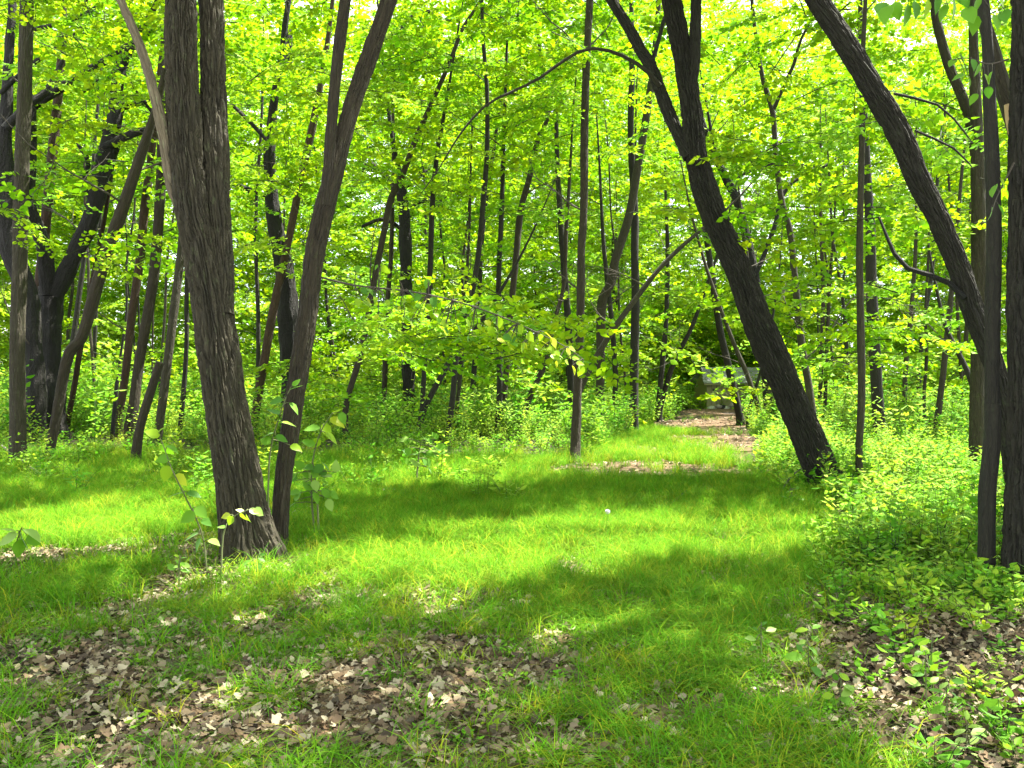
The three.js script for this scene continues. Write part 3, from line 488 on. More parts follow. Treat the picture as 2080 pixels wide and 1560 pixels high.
// --- slender trees deep in the wood
{
  const r = mulberry(909);
  for (let k = 0; k < 52; k++) {
    const d = rr(29, 56, r), px = rr(20, 2060, r), x = (px - 1040) / F * d;
    if (trailDist(x, -d) < 2.2 || (px > 1390 && px < 1600)) continue;
    const w = rr(0.08, 0.2, r) / d * F, lean = rr(-0.12, 0.12, r), pts = [];
    const gy = 780 + (EYE - groundY(x, -d)) / d * F;
    for (let q = 0; q <= 5; q++) { const h = q * 1.9 / d * F; pts.push([px + lean * h + 6 * noise2(q * 0.5, k * 3.3), gy - h, w * (1 - 0.08 * q)]); }
    makeTree('woodland_tree', px < 440 ? 'slender trunk deep in the wood left of the large leaning foreground trunk' : px < 700 ? 'slender trunk deep in the wood behind the V shaped tree' : px < 1170 ? 'slender trunk deep in the wood between V shaped tree and centre trunk' : px < 1390 ? 'slender trunk deep in the wood between centre trunk and the shed' : 'slender trunk deep in the wood right of the large leaning right trunk', 'slender trees deep in the wood', { d, mat: [M.barkDark, M.barkBrown, M.barkDark, M.barkOlive][k % 4], stems: [{ pts, top: 14, ground: true }], crown: 22, crownFrom: 4, crownR: 2.6, branches: 2 });
  }
}
// --- the closed canopy over the clearing: boughs of the near crowns, open where the sun comes through
{
  const r = mulberry(4242), kx = SUN.x / SUN.y, kz = SUN.z / SUN.y;
  for (let k = 0; k < 2500; k++) {
    const h = rr(8.2, 13.5, r), gx = rr(-13, 13, r), gz = rr(1, -24, r);
    const sunny = inside(SUNNY, gx, gz);
    if (sunny > 0.02 || noise2(gx * 0.8 + 20, gz * 0.8) > 0.78) continue;
    const p = V(gx + kx * h, h + rr(-0.4, 0.4, r), gz + kz * h), d = -p.z;
    if (d > 14 && r() < 0.5) continue;
    let best = null, bd = 1e9;
    for (const t of CANOPY) { const e = (t.top.x - p.x) ** 2 + (t.top.z - p.z) ** 2; if (e < bd) { bd = e; best = t; } }
    if (!clearView(p) && d < 11) continue;
    const a = Math.atan2(p.z - best.top.z, p.x - best.top.x) + rr(-0.9, 0.9, r), out = V(Math.cos(a), rr(-0.2, 0.35, r), Math.sin(a)).normalize();
    if (lit(p.clone().addScaledVector(out, 0.8)) || lit(p.clone().addScaledVector(out, -0.7))) continue;
    best.list.push({ m: mat4(p.sub(best.root.position).addScaledVector(out, -0.7), out, V(rr(-0.3, 0.3, r), 1, rr(-0.3, 0.3, r)), rr(0.85, 1.2, r)), c: leafColor(r) });
  }
}
for (const t of TREES) if (t.list.length) instances('crown', BOUGH[t.variant], leafMats, t.list, t.root);

// ---------------------------------------------------------------- leaves of the wood behind
{
  const wood = new THREE.Group(); wood.name = 'woodland_foliage'; scene.add(wood);
  tag(wood, 'dense bright green foliage of the wood behind the trunks', 'foliage', null, 'stuff');
  const r = mulberry(31337), near = BOUGH.map(() => []), far = FARBOUGH.map(() => []);
  const put = (p, s, list) => { if (p.z > -50 && p.y > 2.5 && ((lit(p, 0.3) && r() < 0.85) || (glade(p) && r() < 0.5))) return; const a = r() * 6.2832, out = V(Math.cos(a), rr(-0.35, 0.45, r), Math.sin(a)).normalize(); list[Math.floor(r() * list.length)].push({ m: mat4(p, out, V(rr(-0.6, 0.6, r), 1, rr(-0.6, 0.6, r)), s), c: leafColor(r) }); };
  let n = 0;
  for (let k = 0; k < 150000 && n < 9800; k++) {
    const d = lerp(23, 68, Math.pow(r(), 0.85)), x = rr(-0.66, 0.66, r) * d + rr(-3, 3, r), yTop = EYE + 0.46 * d + 2, y = lerp(0.6, Math.min(yTop, 24), Math.pow(r(), 0.85));
    if ((trailDist(x, -d) < 2.6 || (x / d > 0.185 && x / d < 0.28)) && y < 1.5 + 0.04 * d) continue;
    const clump = noise3(x * 0.22, y * 0.3, d * 0.22) + 0.5 * noise3(x * 0.6, y * 0.7, d * 0.6);
    if (clump < -0.25 + (d < 27 ? 0.3 : 0)) continue;
    if (d < 31 && (x / d < -0.36 ? y > 2.5 && r() < 0.93 : y < 6.5 && r() < 0.35)) continue;
    put(V(x, y + groundY(x, -d), -d), rr(0.8, 1.25, r), far); n++;
  }
  for (let k = 0; k < 9000; k++) {                          // the low thicket that closes the view
    const d = rr(36, 96, r), x = rr(-0.64, 0.64, r) * d, y = 0.4 + (4 + 0.3 * d) * Math.pow(r(), 1.15);
    if (trailDist(x, -d) < 3 && d < 60) continue;
    if (d < 62 && x / d > 0.17 && x / d < 0.30 && (y < 4 || r() < 0.5)) continue;
    put(V(x, y + groundY(x, -d), -d), rr(0.9, 1.5, r), far);
  }
  for (let k = 0; k < 8000; k++) {                          // the far side of the wood
    const d = rr(82, 118, r), x = rr(-0.66, 0.66, r) * d;
    put(V(x, 0.5 + 0.43 * d * Math.pow(r(), 1.7), -d), rr(1.5, 2.1, r), far);
  }
  for (let k = 0; k < 1100; k++) { const d = rr(66, 82, r); put(V(rr(0.14, 0.31, r) * d, rr(0.5, 9, r), -d), rr(1, 1.6, r), far); }
  // sprays reaching in front of the trunks of the middle distance
  const sprays = [[930, 640, 12.5, 150, 60, 26], [1060, 680, 12, 110, 35, 16], [860, 600, 14, 110, 50, 14], [760, 680, 15, 80, 60, 10], [60, 420, 14, 70, 25, 4], [180, 490, 15, 50, 40, 4], [90, 40, 14, 120, 40, 8], [330, 90, 15, 160, 70, 10], [560, 100, 15, 160, 90, 18], [560, 420, 17, 120, 90, 14], [1480, 130, 15, 150, 110, 20], [1700, 620, 14, 90, 70, 14], [1640, 300, 14, 150, 70, 16], [1780, 420, 13, 140, 70, 16], [1560, 330, 14, 60, 50, 8], [1890, 650, 14, 100, 60, 12], [1850, 240, 12, 120, 90, 12], [1950, 420, 12, 60, 120, 9], [1440, 430, 13, 90, 25, 5], [1740, 700, 15, 60, 50, 7], [1500, 740, 24, 50, 20, 3], [1020, 100, 18, 400, 110, 50], [700, 250, 18, 200, 140, 22], [1160, 300, 20, 260, 160, 32], [420, 330, 22, 160, 160, 14], [1800, 120, 17, 300, 110, 26]];
  for (const [px, py, d, rx, ry, c] of sprays) for (let k = 0; k < c; k++) { const p = at(px + rr(-1, 1, r) * rx, py + rr(-1, 1, r) * ry, d + rr(-1.2, 1.2, r)); put(p, rr(0.55, 0.85, r), near); }
  BOUGH.forEach((g, k) => instances('leafy_boughs', g, leafMats, near[k], wood));
  FARBOUGH.forEach((g, k) => instances('leafy_boughs', g, leafMats, far[k], wood));
}
// ---------------------------------------------------------------- undergrowth
const SHRUB = [1, 2, 3, 4].map((s) => shrubGeometry(s * 91, { h: 1.1, stems: 5, pairs: 8, L: 0.1, spread: 0.75 }));
const LOW = [1, 2, 3, 4].map((s) => shrubGeometry(s * 17, { h: 0.42, stems: 4, pairs: 5, L: 0.085, spread: 0.9, simple: false }));
const rightBorder = (x, z) => { const d = -z; const e = lerp(1.25, 3.7, sstep(3.5, 12, d)) + lerp(0, 1.6, sstep(12, 30, d)); return x - e + 0.35 * noise2(x * 0.8, z * 0.8); };     // > 0: undergrowth right of the clearing
{
  const r = mulberry(555), tall = SHRUB.map(() => []), low = LOW.map(() => []);
  const put = (list, x, z, s, c) => { const a = r() * 6.2832; list[Math.floor(r() * list.length)].push({ m: mat4(V(x, groundY(x, z) - 0.02, z), V(Math.cos(a), rr(-0.1, 0.1, r), Math.sin(a)).normalize(), V(rr(-0.15, 0.15, r), 1, rr(-0.15, 0.15, r)), s), c }); };
  const PALE = [0.23, 0.40, 0.02], MID = [0.13, 0.33, 0.01];
  for (let k = 0; k < 90000; k++) {
    const d = lerp(3.4, 62, Math.pow(r(), 1.7)), x = rr(-0.62, 0.62, r) * d + rr(-0.5, 0.5, r), z = -d, td = trailDist(x, z), right = rightBorder(x, z);
    const patch = noise2(x * 0.45, z * 0.45), back = sstep(12.5, 25, d + 3 * noise2(x * 0.3, z * 0.3)) * (x < 2 ? sstep(17, 24, d + 2 * noise2(x * 0.5, z * 0.5)) : 1);
    let dens = 0;
    if (td > 1.7) dens = Math.max(back * 0.85, x > 0 ? sstep(-0.1, 0.9, right) * lerp(0.05, 0.8, sstep(5, 7.5, d)) : 0);
    if (x < 0 && d > 11 && d < 18) dens = Math.max(dens, 0.1 * sstep(-0.2, 0.5, patch));
    dens *= 0.55 + 0.45 * sstep(-0.5, 0.4, patch);
    if (r() > dens * lerp(0.42, 0.3, sstep(10, 40, d))) continue;
    const big = d > 19 ? r() < lerp(0.35, 0.75, sstep(19, 27, d)) : d > 13 ? r() < 0.25 : d > 7.2 ? r() < 0.2 : false;
    if (big) put(tall, x, z, rr(0.5, 1.1, r) * (d > 18 ? lerp(0.55, 1.1, sstep(20, 32, d)) + 0.7 * Math.max(-0.4, noise2(x * 0.35 + 50, z * 0.35)) + (r() < 0.1 ? 0.8 : 0) : 0.7), greenColor(r() < 0.6 ? PALE : MID, r)); else put(low, x, z, rr(0.6, 1.25, r) * (d < 7.5 && x > 0 ? 0.62 : 1), greenColor(r() < 0.5 ? PALE : MID, r));
  }
  // sparse seedlings in the near clearing
  for (let k = 0; k < 260; k++) { const d = rr(3.5, 12, r), x = rr(-0.56, 0.4, r) * d; put(low, x, -d, rr(0.14, 0.36, r), greenColor(r() < 0.6 ? MID : PALE, r)); }
  const u = new THREE.Group(); u.name = 'undergrowth'; scene.add(u);
  tag(u, 'knee high leafy undergrowth covering the forest floor beside the path', 'undergrowth', null, 'stuff');
  SHRUB.forEach((g, k) => instances('young_shrubs', g, shrubMats, tall[k], u));
  LOW.forEach((g, k) => instances('low_plants', g, shrubMats, low[k], u));
}
// ---------------------------------------------------------------- grass
{
  const TUFT = [tuftGeometry(1, { h: 0.25, arch: 1.1 }), tuftGeometry(2, { h: 0.31, arch: 1.5 }), tuftGeometry(3, { h: 0.18, arch: 0.7 }), tuftGeometry(4, { h: 0.29, arch: 1.7, spread: 0.11 }), tuftGeometry(5, { h: 0.36, arch: 1.5, blades: 15, width: 0.0034, spread: 0.06 }), tuftGeometry(6, { h: 0.3, arch: 0.8, blades: 16, width: 0.0032, spread: 0.07 })];
  const r = mulberry(808), list = TUFT.map(() => []);
  for (let k = 0; k < 170000; k++) {
    const d = k < 68000 ? Math.sqrt(lerp(3.3 * 3.3, 196, r())) : Math.sqrt(lerp(196, 1600, r())), x = rr(-0.6, 0.6, r) * d, z = -d, td = trailDist(x, z), bare = inside(BARE, x, z);
    const right = rightBorder(x, z), n = noise2(x * 0.7 + 40, z * 0.7) + 0.6 * noise2(x * 2.1, z * 2.1);
    let dens = d < (x < 1 ? 19 : 15) ? 1 : td < 2.4 ? 0.85 : 0.15 * (1 - sstep(15, 24, d));
    if (x > 0) dens *= 1 - 0.93 * sstep(-0.25, 0.5, right);
    dens *= lerp(1, 0.06 + (d > 14 ? 0.1 : d > 6.3 ? 0.22 : 0.8) * sstep(0, 0.5, noise2(x * 2.4, z * 2.4)), bare) * lerp(0.16, 1, sstep(-0.6, 0.5, n));
    if (d < 7.5 && x < 0.35) dens *= lerp(0.34, 1, sstep(5, 7.5, d));
    if (r() > dens) continue;
    const tall = sstep(5, 8, d) * 0.3 + 0.5, a = r() * 6.2832, c = greenColor(r() < 0.28 ? [0.21, 0.31, 0.016] : [0.098, 0.27, 0.009], r);
    list[r() < 0.5 ? 4 + Math.floor(r() * 2) : Math.floor(r() * 4)].push({ m: mat4(V(x, groundY(x, z), z), V(Math.cos(a), 0, Math.sin(a)), V(rr(-0.1, 0.2, r), 1, rr(-0.1, 0.1, r)), [rr(0.8, 1.2, r), rr(0.55, 1.15, r) * tall, rr(0.8, 1.2, r)].map((q) => q * (d > 14 ? 1.3 : 1))), c });
  }
  const g = new THREE.Group(); g.name = 'grass'; scene.add(g);
  tag(g, 'fine arching green grass covering the clearing and the path', 'grass', null, 'stuff');
  TUFT.forEach((q, k) => instances('grass_tufts', q, M.grass, list[k], g));
}
// ---------------------------------------------------------------- dry leaves
{
  const DEAD = [1, 2, 3, 4, 5, 6].map((s) => deadLeafGeometry(s * 13));
  const r = mulberry(606), all = [];
  const TONES = [[0.27, 0.21, 0.13], [0.2, 0.145, 0.085], [0.125, 0.085, 0.05], [0.37, 0.31, 0.205], [0.15, 0.1, 0.055], [0.07, 0.051, 0.033]];
  for (let k = 0; k < 280000; k++) {
    const d = k < 230000 ? Math.sqrt(lerp(3.3 * 3.3, 196, r())) : Math.sqrt(lerp(196, 1900, r())), x = rr(-0.6, 0.6, r) * d, z = -d, bare = inside(BARE, x, z), right = x > 0 ? sstep(-0.3, 0.5, rightBorder(x, z)) : 0;
    let dens = Math.max(0.45, bare, right * 0.85, d < 6 && x < 0.4 ? 0.6 : 0);
    if (d > 15) dens = Math.max(trailDist(x, z) < 1.8 ? 0.4 : 0.16, bare);
    if (r() > dens * (d > 14 ? 0.6 : 0.75)) continue;
    const t = TONES[Math.floor(r() * TONES.length)], b = rr(0.7, 1.15, r), a = r() * 6.2832;
    all.push({ d, k: Math.floor(r() * DEAD.length), m: mat4(V(x, groundY(x, z) + rr(0.004, 0.05, r), z), V(Math.cos(a), rr(-0.7, 0.7, r), Math.sin(a)).normalize(), V(rr(-0.9, 0.9, r), 1, rr(-0.9, 0.9, r)), rr(0.3, 0.78, r) * (d > 14 ? 1.7 : 1)), c: lin(t[0] * b, t[1] * b, t[2] * b) });
  }
  const g = new THREE.Group(); g.name = 'leaf_litter'; scene.add(g);
  tag(g, 'dry brown oak leaves strewn over the forest floor', 'leaf litter', null, 'stuff');
  all.sort((a, b) => a.d - b.d);
  const tones = TONES.flatMap((t) => [0.8, 1.05].map((b) => new THREE.MeshPhysicalMaterial({ color: lin(t[0] * b, t[1] * b, t[2] * b), roughness: 0.9, transmission: 0.12, thickness: 0, specularIntensity: 0.4, side: THREE.DoubleSide })));
  all.slice(0, 300).forEach((q, k) => { const m = part('dry_leaf', DEAD[q.k], tones[k % tones.length], g); q.m.decompose(m.position, m.quaternion, m.scale); });
  DEAD.forEach((q, k) => instances('leaf_carpet', q, M.dead, all.slice(300).filter((o) => o.k === k), g));
}
// ---------------------------------------------------------------- shed
{
  const D = 58, c = at(1486, 826, D), g0 = c.y - 0.35;
  const shed = thing('garden_shed', 'small olive wooden shed with pale shingled roof at end of path', 'shed', null, V(c.x, g0, c.z));
  shed.rotation.y = 0.12;
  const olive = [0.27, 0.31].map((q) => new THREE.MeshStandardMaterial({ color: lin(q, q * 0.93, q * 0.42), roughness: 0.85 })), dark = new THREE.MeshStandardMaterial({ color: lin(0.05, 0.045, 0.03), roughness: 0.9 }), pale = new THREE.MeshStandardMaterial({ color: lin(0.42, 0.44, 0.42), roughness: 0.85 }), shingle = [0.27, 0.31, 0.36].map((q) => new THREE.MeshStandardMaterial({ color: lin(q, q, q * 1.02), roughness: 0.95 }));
  const box = (name, w, h, dd, x, y, z, m, parent = shed) => { const o = part(name, new THREE.BoxGeometry(w, h, dd), m, parent); o.position.set(x, y, z); return o; };
  const W = 4.0, H = 1.75, Dp = 2.4;
  const wall = box('wall', W - 0.06, H, Dp - 0.06, 0, H / 2, 0, dark);
  for (let k = 0; k < 13; k++) box('plank', W / 13 - 0.025, H - 0.1, 0.03, -W / 2 + (k + 0.5) * W / 13, 0.02, Dp / 2 - 0.012, olive[k % 2], wall);
  box('side_wall', 0.04, H - 0.02, Dp + 0.02, -W / 2 + 0.008, H / 2, 0, olive[0]);
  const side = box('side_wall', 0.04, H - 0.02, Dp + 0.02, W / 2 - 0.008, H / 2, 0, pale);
  box('fascia', W + 0.5, 0.13, 0.05, 0, H + 0.02, Dp / 2 + 0.24, olive[1]);
  box('vent', 0.14, 0.14, 0.03, -W / 2 + 0.42, H - 0.33, Dp / 2 + 0.02, dark);
  const door = box('door', 0.8, H - 0.35, 0.04, -W / 2 + 1.35, (H - 0.35) / 2, Dp / 2 + 0.024, olive[0]); box('handle', 0.05, 0.12, 0.05, 0.3, 0.05, 0.04, dark, door);
  const roof = new THREE.Group(); roof.name = 'roof'; roof.position.set(0, H + 0.06, 0); shed.add(roof);
  const rise = 0.95, run = Dp / 2 + 0.28, len = Math.hypot(rise, run), tilt = Math.atan2(rise, run);
  for (const s of [1, -1]) for (let k = 0; k < 6; k++) { const t = (k + 0.5) / 6, o = box('shingle_row', W + 0.55 - k * 0.12, 0.05, len / 6 + 0.05, 0, rise * t + 0.02, s * run * (1 - t), shingle[(k * 2 + (s > 0 ? 1 : 0)) % 3], roof); o.rotation.x = s * (tilt - 0.05); }
  const gable = new THREE.Shape([new THREE.Vector2(-Dp / 2 + 0.05, 0), new THREE.Vector2(Dp / 2 - 0.05, 0), new THREE.Vector2(0, rise * 0.8)]);
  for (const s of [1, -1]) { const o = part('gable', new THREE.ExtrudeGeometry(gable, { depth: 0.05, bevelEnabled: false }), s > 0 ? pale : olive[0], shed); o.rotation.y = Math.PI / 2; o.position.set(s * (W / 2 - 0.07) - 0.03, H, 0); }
  // the heap of split logs and pale stones before it
  const r = mulberry(3), stones = [lin(0.55, 0.52, 0.46), lin(0.35, 0.3, 0.25), lin(0.04, 0.04, 0.04)].map((q) => new THREE.MeshStandardMaterial({ color: q, roughness: 0.9 }));
  for (let k = 0; k < 9; k++) {
    const geo = new THREE.IcosahedronGeometry(rr(0.16, 0.28, r), 1), p = geo.attributes.position; for (let i = 0; i < p.count; i++) { const f = 1 + 0.25 * noise3(p.getX(i) * 6 + k, p.getY(i) * 6, p.getZ(i) * 6); p.setXYZ(i, p.getX(i) * f * 1.3, p.getY(i) * f * 0.75, p.getZ(i) * f); } geo.computeVertexNormals();
    const o = part(numbered('rock'), geo, stones[k % 3], scene); const x = c.x - 1.6 + k * 0.3, z = c.z + 2.0 + rr(-0.3, 0.3, r); o.position.set(x, Math.max(groundY(x, z), g0 + 0.15) + 0.1 + 0.2 * Math.sin(k * 1.1) ** 2, z); o.rotation.y = r() * 6;
    tag(o, 'pale or dark stone in the heap before the olive shed', 'rock', 'stones heaped before the shed');
  }
}
// ---------------------------------------------------------------- young plants one can tell apart
const plantLeaf = (tone, L, W, outline, bow = 0.15) => { const w = new Writer(); leaf(w, V(0, 0, 0), V(1, 0, 0), V(0, 0, 1), L, W, WHITE, 0.18, bow, outline); return w.build(); };
const LEAFGEO = [0.02, 0.16, 0.3].map((b) => plantLeaf(0, 1, 0.74, HEART, b)), OVALGEO = [0.02, 0.14, 0.26].map((b) => plantLeaf(0, 1, 0.62, OVAL, b));
const plantMats = {};
const leafMat = (rgb, coat = 0.2) => (plantMats[rgb.join() + coat] ??= new THREE.MeshPhysicalMaterial({ color: lin(...rgb), roughness: 0.95, transmission: 0.5, thickness: 0, specularIntensity: 0.4, clearcoat: coat, clearcoatRoughness: 0.35, side: THREE.DoubleSide }));
const LIME = [0.26, 0.42, 0.008], FRESH = [0.13, 0.31, 0.008], DEEP = [0.07, 0.21, 0.008], YEL = [0.4, 0.46, 0.01], GLOSS = [0.28, 0.44, 0.07];  // GLOSS: sky reflection put into a paler leaf colour
// stem: pixel polyline; leaves: [px, py, length px, angle (degrees in the picture), tone]
function plant(name, label, d, stem, leaves, { geo = LEAFGEO, seed = 1, group, category = 'sapling', stemMat = M.stem, coat = 0.2, root: own, hang, shiny } = {}) {
  const r = mulberry(seed * 991), foot = at(stem[0][0], stem[0][1], d), gy = groundY(foot.x, foot.z);
  const root = own ?? thing(name, label, category, group, V(foot.x, hang ? foot.y : gy, foot.z)), off = root.position;
  const pts = stem.map(([x, y], k) => at(x, y, d + 0.06 * Math.sin(k * 1.3)).sub(off)); if (!hang && !own) pts[0].y = Math.min(pts[0].y, -0.02);
  const w = new Writer(), cv = new THREE.CatmullRomCurve3(pts), sp = cv.getPoints(14); stick(w, sp, 2.2 / F * d, 0.8 / F * d, WHITE, 0, 5);
  for (const [x, y, L] of leaves) {                          // leaf stalks
    const e = at(x, y, d).sub(off); let b = sp[0], bd = 1e9; for (const q of sp) { const m = q.distanceToSquared(e); if (m < bd) { bd = m; b = q; } }
    if (bd > 1e-5) stick(w, [b, b.clone().lerp(e, 0.5).add(V(0, 0.01, 0)), e], 1.2 / F * d, 0.8 / F * d, WHITE, 0, 3);
  }
  const sg = w.build(); sg.deleteAttribute('color'); const st = part(own ? 'branch' : 'stem', sg, stemMat, root);
  leaves.forEach(([x, y, L, ang, tone], k) => {
    const o = part('leaf', geo[k % geo.length], leafMat(tone, coat), own ? st : root), a = ang * Math.PI / 180, size = L * (own ? 0.85 : 0.74) / F * d, tilt = rr(-0.5, 0.5, r);
    const dir = V(Math.cos(a), -Math.sin(a), tilt).normalize(), nrm = (shiny ? V(rr(-0.1, 0.4, r), 1, rr(0, 0.3, r)) : V(rr(-0.7, 0.7, r), rr(0.3, 1, r), rr(0.0, 0.9, r))).normalize(), z = V(0, 0, 0).crossVectors(dir, nrm).normalize(), y2 = V(0, 0, 0).crossVectors(z, dir);
    o.position.copy(at(x, y, d + rr(-0.04, 0.04, r)).sub(off)); o.quaternion.setFromRotationMatrix(new THREE.Matrix4().makeBasis(dir, y2, z)); o.scale.setScalar(size);
  });
  return root;
}
plant('linden_sapling', 'leaning sapling with large leaves left of the large trunk foot', 7.3, [[421, 1125], [412, 1090], [392, 1040], [372, 1000], [348, 950], [332, 905], [322, 880]], [[404, 1082, 44, 150, FRESH], [408, 1092, 42, 110, DEEP], [424, 1096, 38, 10, GLOSS], [395, 1040, 46, 140, FRESH], [398, 1030, 44, 40, FRESH], [410, 1055, 34, 20, DEEP], [375, 1000, 46, 165, FRESH], [380, 1000, 42, 15, DEEP], [356, 965, 44, 40, YEL], [340, 945, 48, 100, LIME], [345, 930, 40, 170, FRESH], [330, 900, 46, 60, FRESH], [325, 885, 44, 200, LIME], [322, 878, 40, -40, LIME], [340, 905, 38, 20, FRESH]], { seed: 2 });
plant('trunk_sprout', 'bright yellow green sprout of leaves before the large trunk', 7.05, [[448, 1100], [456, 1075], [470, 1055], [488, 1042], [505, 1036]], [[472, 1048, 30, 115, LIME], [468, 1045, 26, 160, YEL], [490, 1042, 34, 70, LIME], [496, 1040, 24, 200, YEL], [506, 1036, 30, 20, GLOSS], [516, 1034, 36, 35, GLOSS], [500, 1044, 30, 60, LIME], [458, 1072, 26, 190, FRESH]], { seed: 3, coat: 0.9 });
plant('broad_leaved_seedling', 'seedling with very large round leaves at the left edge', 7.2, [[30, 1135], [34, 1105], [40, 1082], [45, 1070]], [[36, 1085, 62, 150, GLOSS], [42, 1080, 58, 75, FRESH], [50, 1075, 60, 20, GLOSS], [40, 1095, 56, 100, FRESH], [30, 1080, 40, 200, LIME], [55, 1088, 44, 40, FRESH]], { seed: 4 });
plant('linden_sapling', 'leafy sapling rising before the V shaped tree', 7.8, [[544, 1000], [546, 950], [552, 900], [566, 850], [582, 805], [592, 785]], [[588, 792, 40, -20, FRESH], [575, 812, 42, 170, DEEP], [588, 818, 40, 40, FRESH], [570, 842, 44, 200, DEEP], [572, 858, 42, 10, LIME], [556, 880, 40, 170, FRESH], [560, 885, 38, 30, DEEP], [550, 900, 34, 200, FRESH], [590, 905, 36, 15, LIME], [595, 785, 30, -50, FRESH]], { seed: 5 });
plant('linden_sapling', 'sapling with yellow green leaves right of the V shaped tree', 8.9, [[640, 1050], [632, 980], [638, 920], [655, 870], [675, 840]], [[650, 868, 46, 170, FRESH], [655, 860, 48, 60, LIME], [670, 850, 48, 20, YEL], [676, 842, 42, -30, LIME], [662, 880, 44, 40, LIME], [690, 838, 36, 60, FRESH], [640, 905, 40, 200, FRESH], [648, 890, 34, 120, LIME]], { seed: 6 });
plant('leafy_shrub', 'dark green leafy shrub beside the foot of V shaped tree', 8.8, [[648, 1050], [644, 1010], [640, 970], [636, 940]], Array.from({ length: 26 }, (_, k) => { const r = mulberry(k + 70); return [rr(596, 690, r), rr(945, 1022, r), rr(24, 38, r), rr(0, 360, r), [FRESH, DEEP, FRESH, GLOSS][k % 4]]; }), { seed: 7, category: 'shrub' });
plant('leafy_shrub', 'small broad leaved shrub in the grass left of centre', 13.6, [[846, 985], [848, 950], [852, 915], [856, 895]], Array.from({ length: 20 }, (_, k) => { const r = mulberry(k + 170); return [rr(826, 892, r), rr(890, 950, r), rr(18, 30, r), rr(0, 360, r), [FRESH, DEEP, GLOSS, FRESH][k % 4]]; }), { seed: 8, category: 'shrub' });
plant('glossy_seedling', 'sunlit seedling with shiny whitish leaves in bottom right corner', 3.75, [[1972, 1600], [1968, 1530], [1966, 1480], [1962, 1440]], [[1962, 1462, 34, -95, GLOSS], [1966, 1478, 42, -10, LIME], [1962, 1482, 40, 170, GLOSS], [1972, 1492, 46, -18, GLOSS], [1962, 1500, 40, 175, GLOSS], [1970, 1512, 34, -40, GLOSS], [1960, 1525, 40, 200, LIME], [1972, 1530, 30, 20, GLOSS], [1968, 1548, 44, 10, GLOSS], [1955, 1548, 26, 170, YEL], [1990, 1552, 40, 30, GLOSS]], { geo: OVALGEO, seed: 9, coat: 1, shiny: true, category: 'seedling' });
const seedlings = [
  ['seedling with stacked leaf pairs above brown litter, bottom right', 4.25, 1883, 1425, 100, 40, 9], ['taller seedling with broad pairs left of the glossy one', 4.0, 1925, 1470, 95, 46, 8],
  ['spindly dark stemmed seedling in grass left of the undergrowth', 8.6, 1515, 1240, 110, 26, 8], ['second spindly seedling in the grass, nearer the undergrowth', 8.4, 1574, 1245, 118, 28, 9],
  ['pale tipped seedling standing alone in the grass, lower right', 4.9, 1548, 1345, 80, 36, 6], ['broad leaved seedling at the front edge of right undergrowth', 4.6, 1640, 1400, 130, 44, 12],
  ['bushy seedling spilling over litter at lower right', 4.15, 1705, 1470, 120, 46, 13], ['small seedling with pale leaves at the foot of large trunk', 7.0, 520, 1165, 36, 26, 6], ['low seedling in shade just left of large trunk foot', 6.8, 365, 1180, 50, 30, 8], ['lone seedling with narrow leaves at the bottom centre', 3.9, 1480, 1560, 50, 40, 6],
  ['seedling with whitish top beside the large leaning trunk foot', 11, 1610, 1050, 60, 20, 9], ['upright seedling before the straight slim pole at right', 10.5, 1780, 1075, 90, 24, 10],
];
seedlings.forEach(([label, d, px, py, h, L, n], k) => { const r = mulberry(k * 7 + 1), lv = []; for (let q = 0; q < n; q++) { const y = py - h * (0.3 + 0.7 * (q + 0.5) / n), a = q % 2 ? rr(-55, 45, r) : rr(140, 235, r); lv.push([px + (q % 2 ? 5 : -5) + rr(-7, 7, r), y + rr(-7, 7, r), L * rr(0.5, 1.15, r) * (1.1 - 0.35 * q / n), a, [FRESH, DEEP, FRESH, LIME, GLOSS][Math.floor(r() * 5)]]); } plant('seedling', label, d, [[px, py + 4], [px + rr(-3, 3, r), py - h * 0.5], [px + rr(-5, 5, r), py - h]], lv, { geo: OVALGEO, seed: k + 30, group: 'seedlings on the forest floor', category: 'seedling', coat: 0.3 }); });
// a lower branch of the V shaped tree, reaching right, and the leaves that hang into the upper right corner
plant('', '', 8.52, [[640, 560], [720, 580], [820, 590], [920, 610], [1010, 640], [1090, 675], [1150, 705], [1185, 730]], Array.from({ length: 96 }, (_, k) => { const r = mulberry(k + 900), t = (k + r()) / 96, x = lerp(720, 1186, t); return [x, lerp(575, 732, Math.pow(t, 1.25)) + rr(-60, 62, r) * (1 - 0.7 * t), rr(15, 28, r) * (t > 0.75 ? 1.1 : 1), rr(-10, 130, r), t > 0.72 ? [LIME, YEL, LIME][k % 3] : [FRESH, LIME, DEEP, LIME, YEL][k % 5]]; }), { root: vee.root, seed: 40, stemMat: M.twig });
plant('', '', 4.6, [[2105, -60], [2040, -30], [1960, -15], [1880, -12], [1800, -10]], [[1790, 5, 46, 100, DEEP], [1803, 12, 54, 110, FRESH], [1818, 4, 44, 80, FRESH], [1845, 8, 52, 95, FRESH], [1858, 2, 46, 85, DEEP], [1885, 0, 40, 90, LIME], [1905, -14, 50, 88, DEEP], [1935, -6, 56, 80, FRESH], [1955, -22, 52, 95, DEEP], [1962, 15, 52, 80, FRESH], [1978, 30, 48, 75, FRESH], [2030, -8, 44, 60, LIME], [2040, 20, 44, 100, DEEP], [2020, 30, 40, 80, FRESH], [1925, 10, 40, 120, FRESH], [1990, -10, 44, 100, FRESH]], { root: edgeTree.root, seed: 41, stemMat: M.twig });
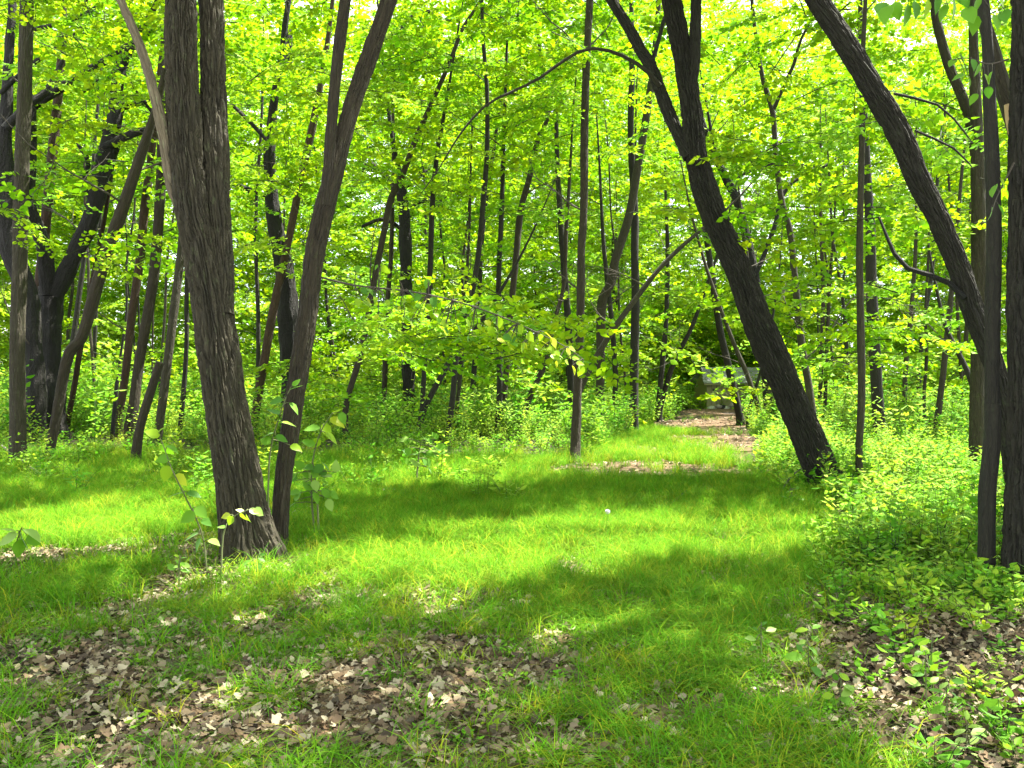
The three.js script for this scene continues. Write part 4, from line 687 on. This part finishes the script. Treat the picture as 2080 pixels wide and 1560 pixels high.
plant('', '', 6.2, [[2050, 120], [2010, 130], [1965, 118], [1935, 122]], [[1940, 120, 30, 130, FRESH], [1948, 108, 28, 60, DEEP], [1975, 120, 30, 80, DEEP], [1990, 130, 32, 110, FRESH], [1960, 150, 32, 160, FRESH], [1968, 155, 30, 60, FRESH], [1985, 190, 32, 120, FRESH], [2000, 150, 28, 70, LIME], [2016, 145, 36, 110, FRESH], [2008, 175, 30, 80, DEEP]], { root: edgeTree.root, seed: 42, stemMat: M.twig });
plant('', '', 6.5, [[2060, 330], [2040, 370], [2025, 400], [2015, 430]], [[2022, 375, 40, 115, FRESH], [2030, 360, 34, 60, LIME], [2015, 420, 34, 90, FRESH], [2028, 415, 34, 60, DEEP]], { root: edgeTree.root, seed: 43, stemMat: M.twig });
// ---------------------------------------------------------------- fallen twigs and a dandelion clock
function fallen(label, d, pts, w, mat = M.stick) { const o = spot(pts[0][0], pts[0][1]); const P = pts.map(([x, y, up = 0.012]) => { const q = spot(x, y); return { q: V(q.x, q.y + up, q.z).sub(o), r: w / 2 / F * d }; }); P[P.length - 1].r *= 0.5; const m = part(numbered('fallen_stick'), tubeGeometry(P, { radial: 7, step: 0.04, wobble: 0.2, tip: true }), mat, scene); m.position.copy(o); tag(m, label, 'stick', 'sticks lying on the ground'); }
fallen('pale straight stick lying across litter at lower left', 4.9, [[322, 1338], [360, 1335], [400, 1331], [445, 1330]], 7);
fallen('grey curved stick at the bottom left', 4.1, [[140, 1490], [152, 1468], [160, 1450]], 8);
fallen('thin dead branch in the grass at far left edge', 14.5, [[0, 930, 0.16], [60, 962, 0.1], [112, 985, 0.03]], 6, M.stick);
fallen('dark stick half buried in leaves at bottom centre', 4.2, [[490, 1425], [580, 1416], [690, 1412]], 9, M.barkDark);
fallen('small dark twig lying on the shaded grass right of centre', 10.4, [[1355, 1040, 0.05], [1380, 1028, 0.1], [1395, 1022, 0.14]], 4, M.twig);
fallen('short whitish stick near the large trunk foot', 7.2, [[462, 1170], [480, 1168], [490, 1167]], 7, M.barkPale);
fallen('dark leaning twig before the large leaning trunk', 11.4, [[1575, 1030, 0.03], [1600, 1012, 0.2], [1640, 985, 0.3]], 4, M.twig);
{
  const p = spot(1234, 1078), g = thing('dandelion', 'white dandelion clock standing in the sunny grass', 'dandelion', null, p), w = new Writer();
  stick(w, [V(0, -0.02, 0), V(0.01, 0.1, 0), V(0, 0.19, 0.01)], 0.003, 0.002, WHITE, 0, 5); part('stem', w.build(), M.stem, g);
  const s = new Writer(), r = mulberry(5); for (let k = 0; k < 160; k++) { const u = unit(r).multiplyScalar(0.026); stick(s, [V(0, 0.195, 0.01), u.clone().add(V(0, 0.195, 0.01))], 0.0005, 0.0022, WHITE, 0, 3); }
  part('seed_head', s.build(), new THREE.MeshStandardMaterial({ color: lin(0.75, 0.75, 0.72), roughness: 1 }), g);
}
renderer.render(scene, camera);
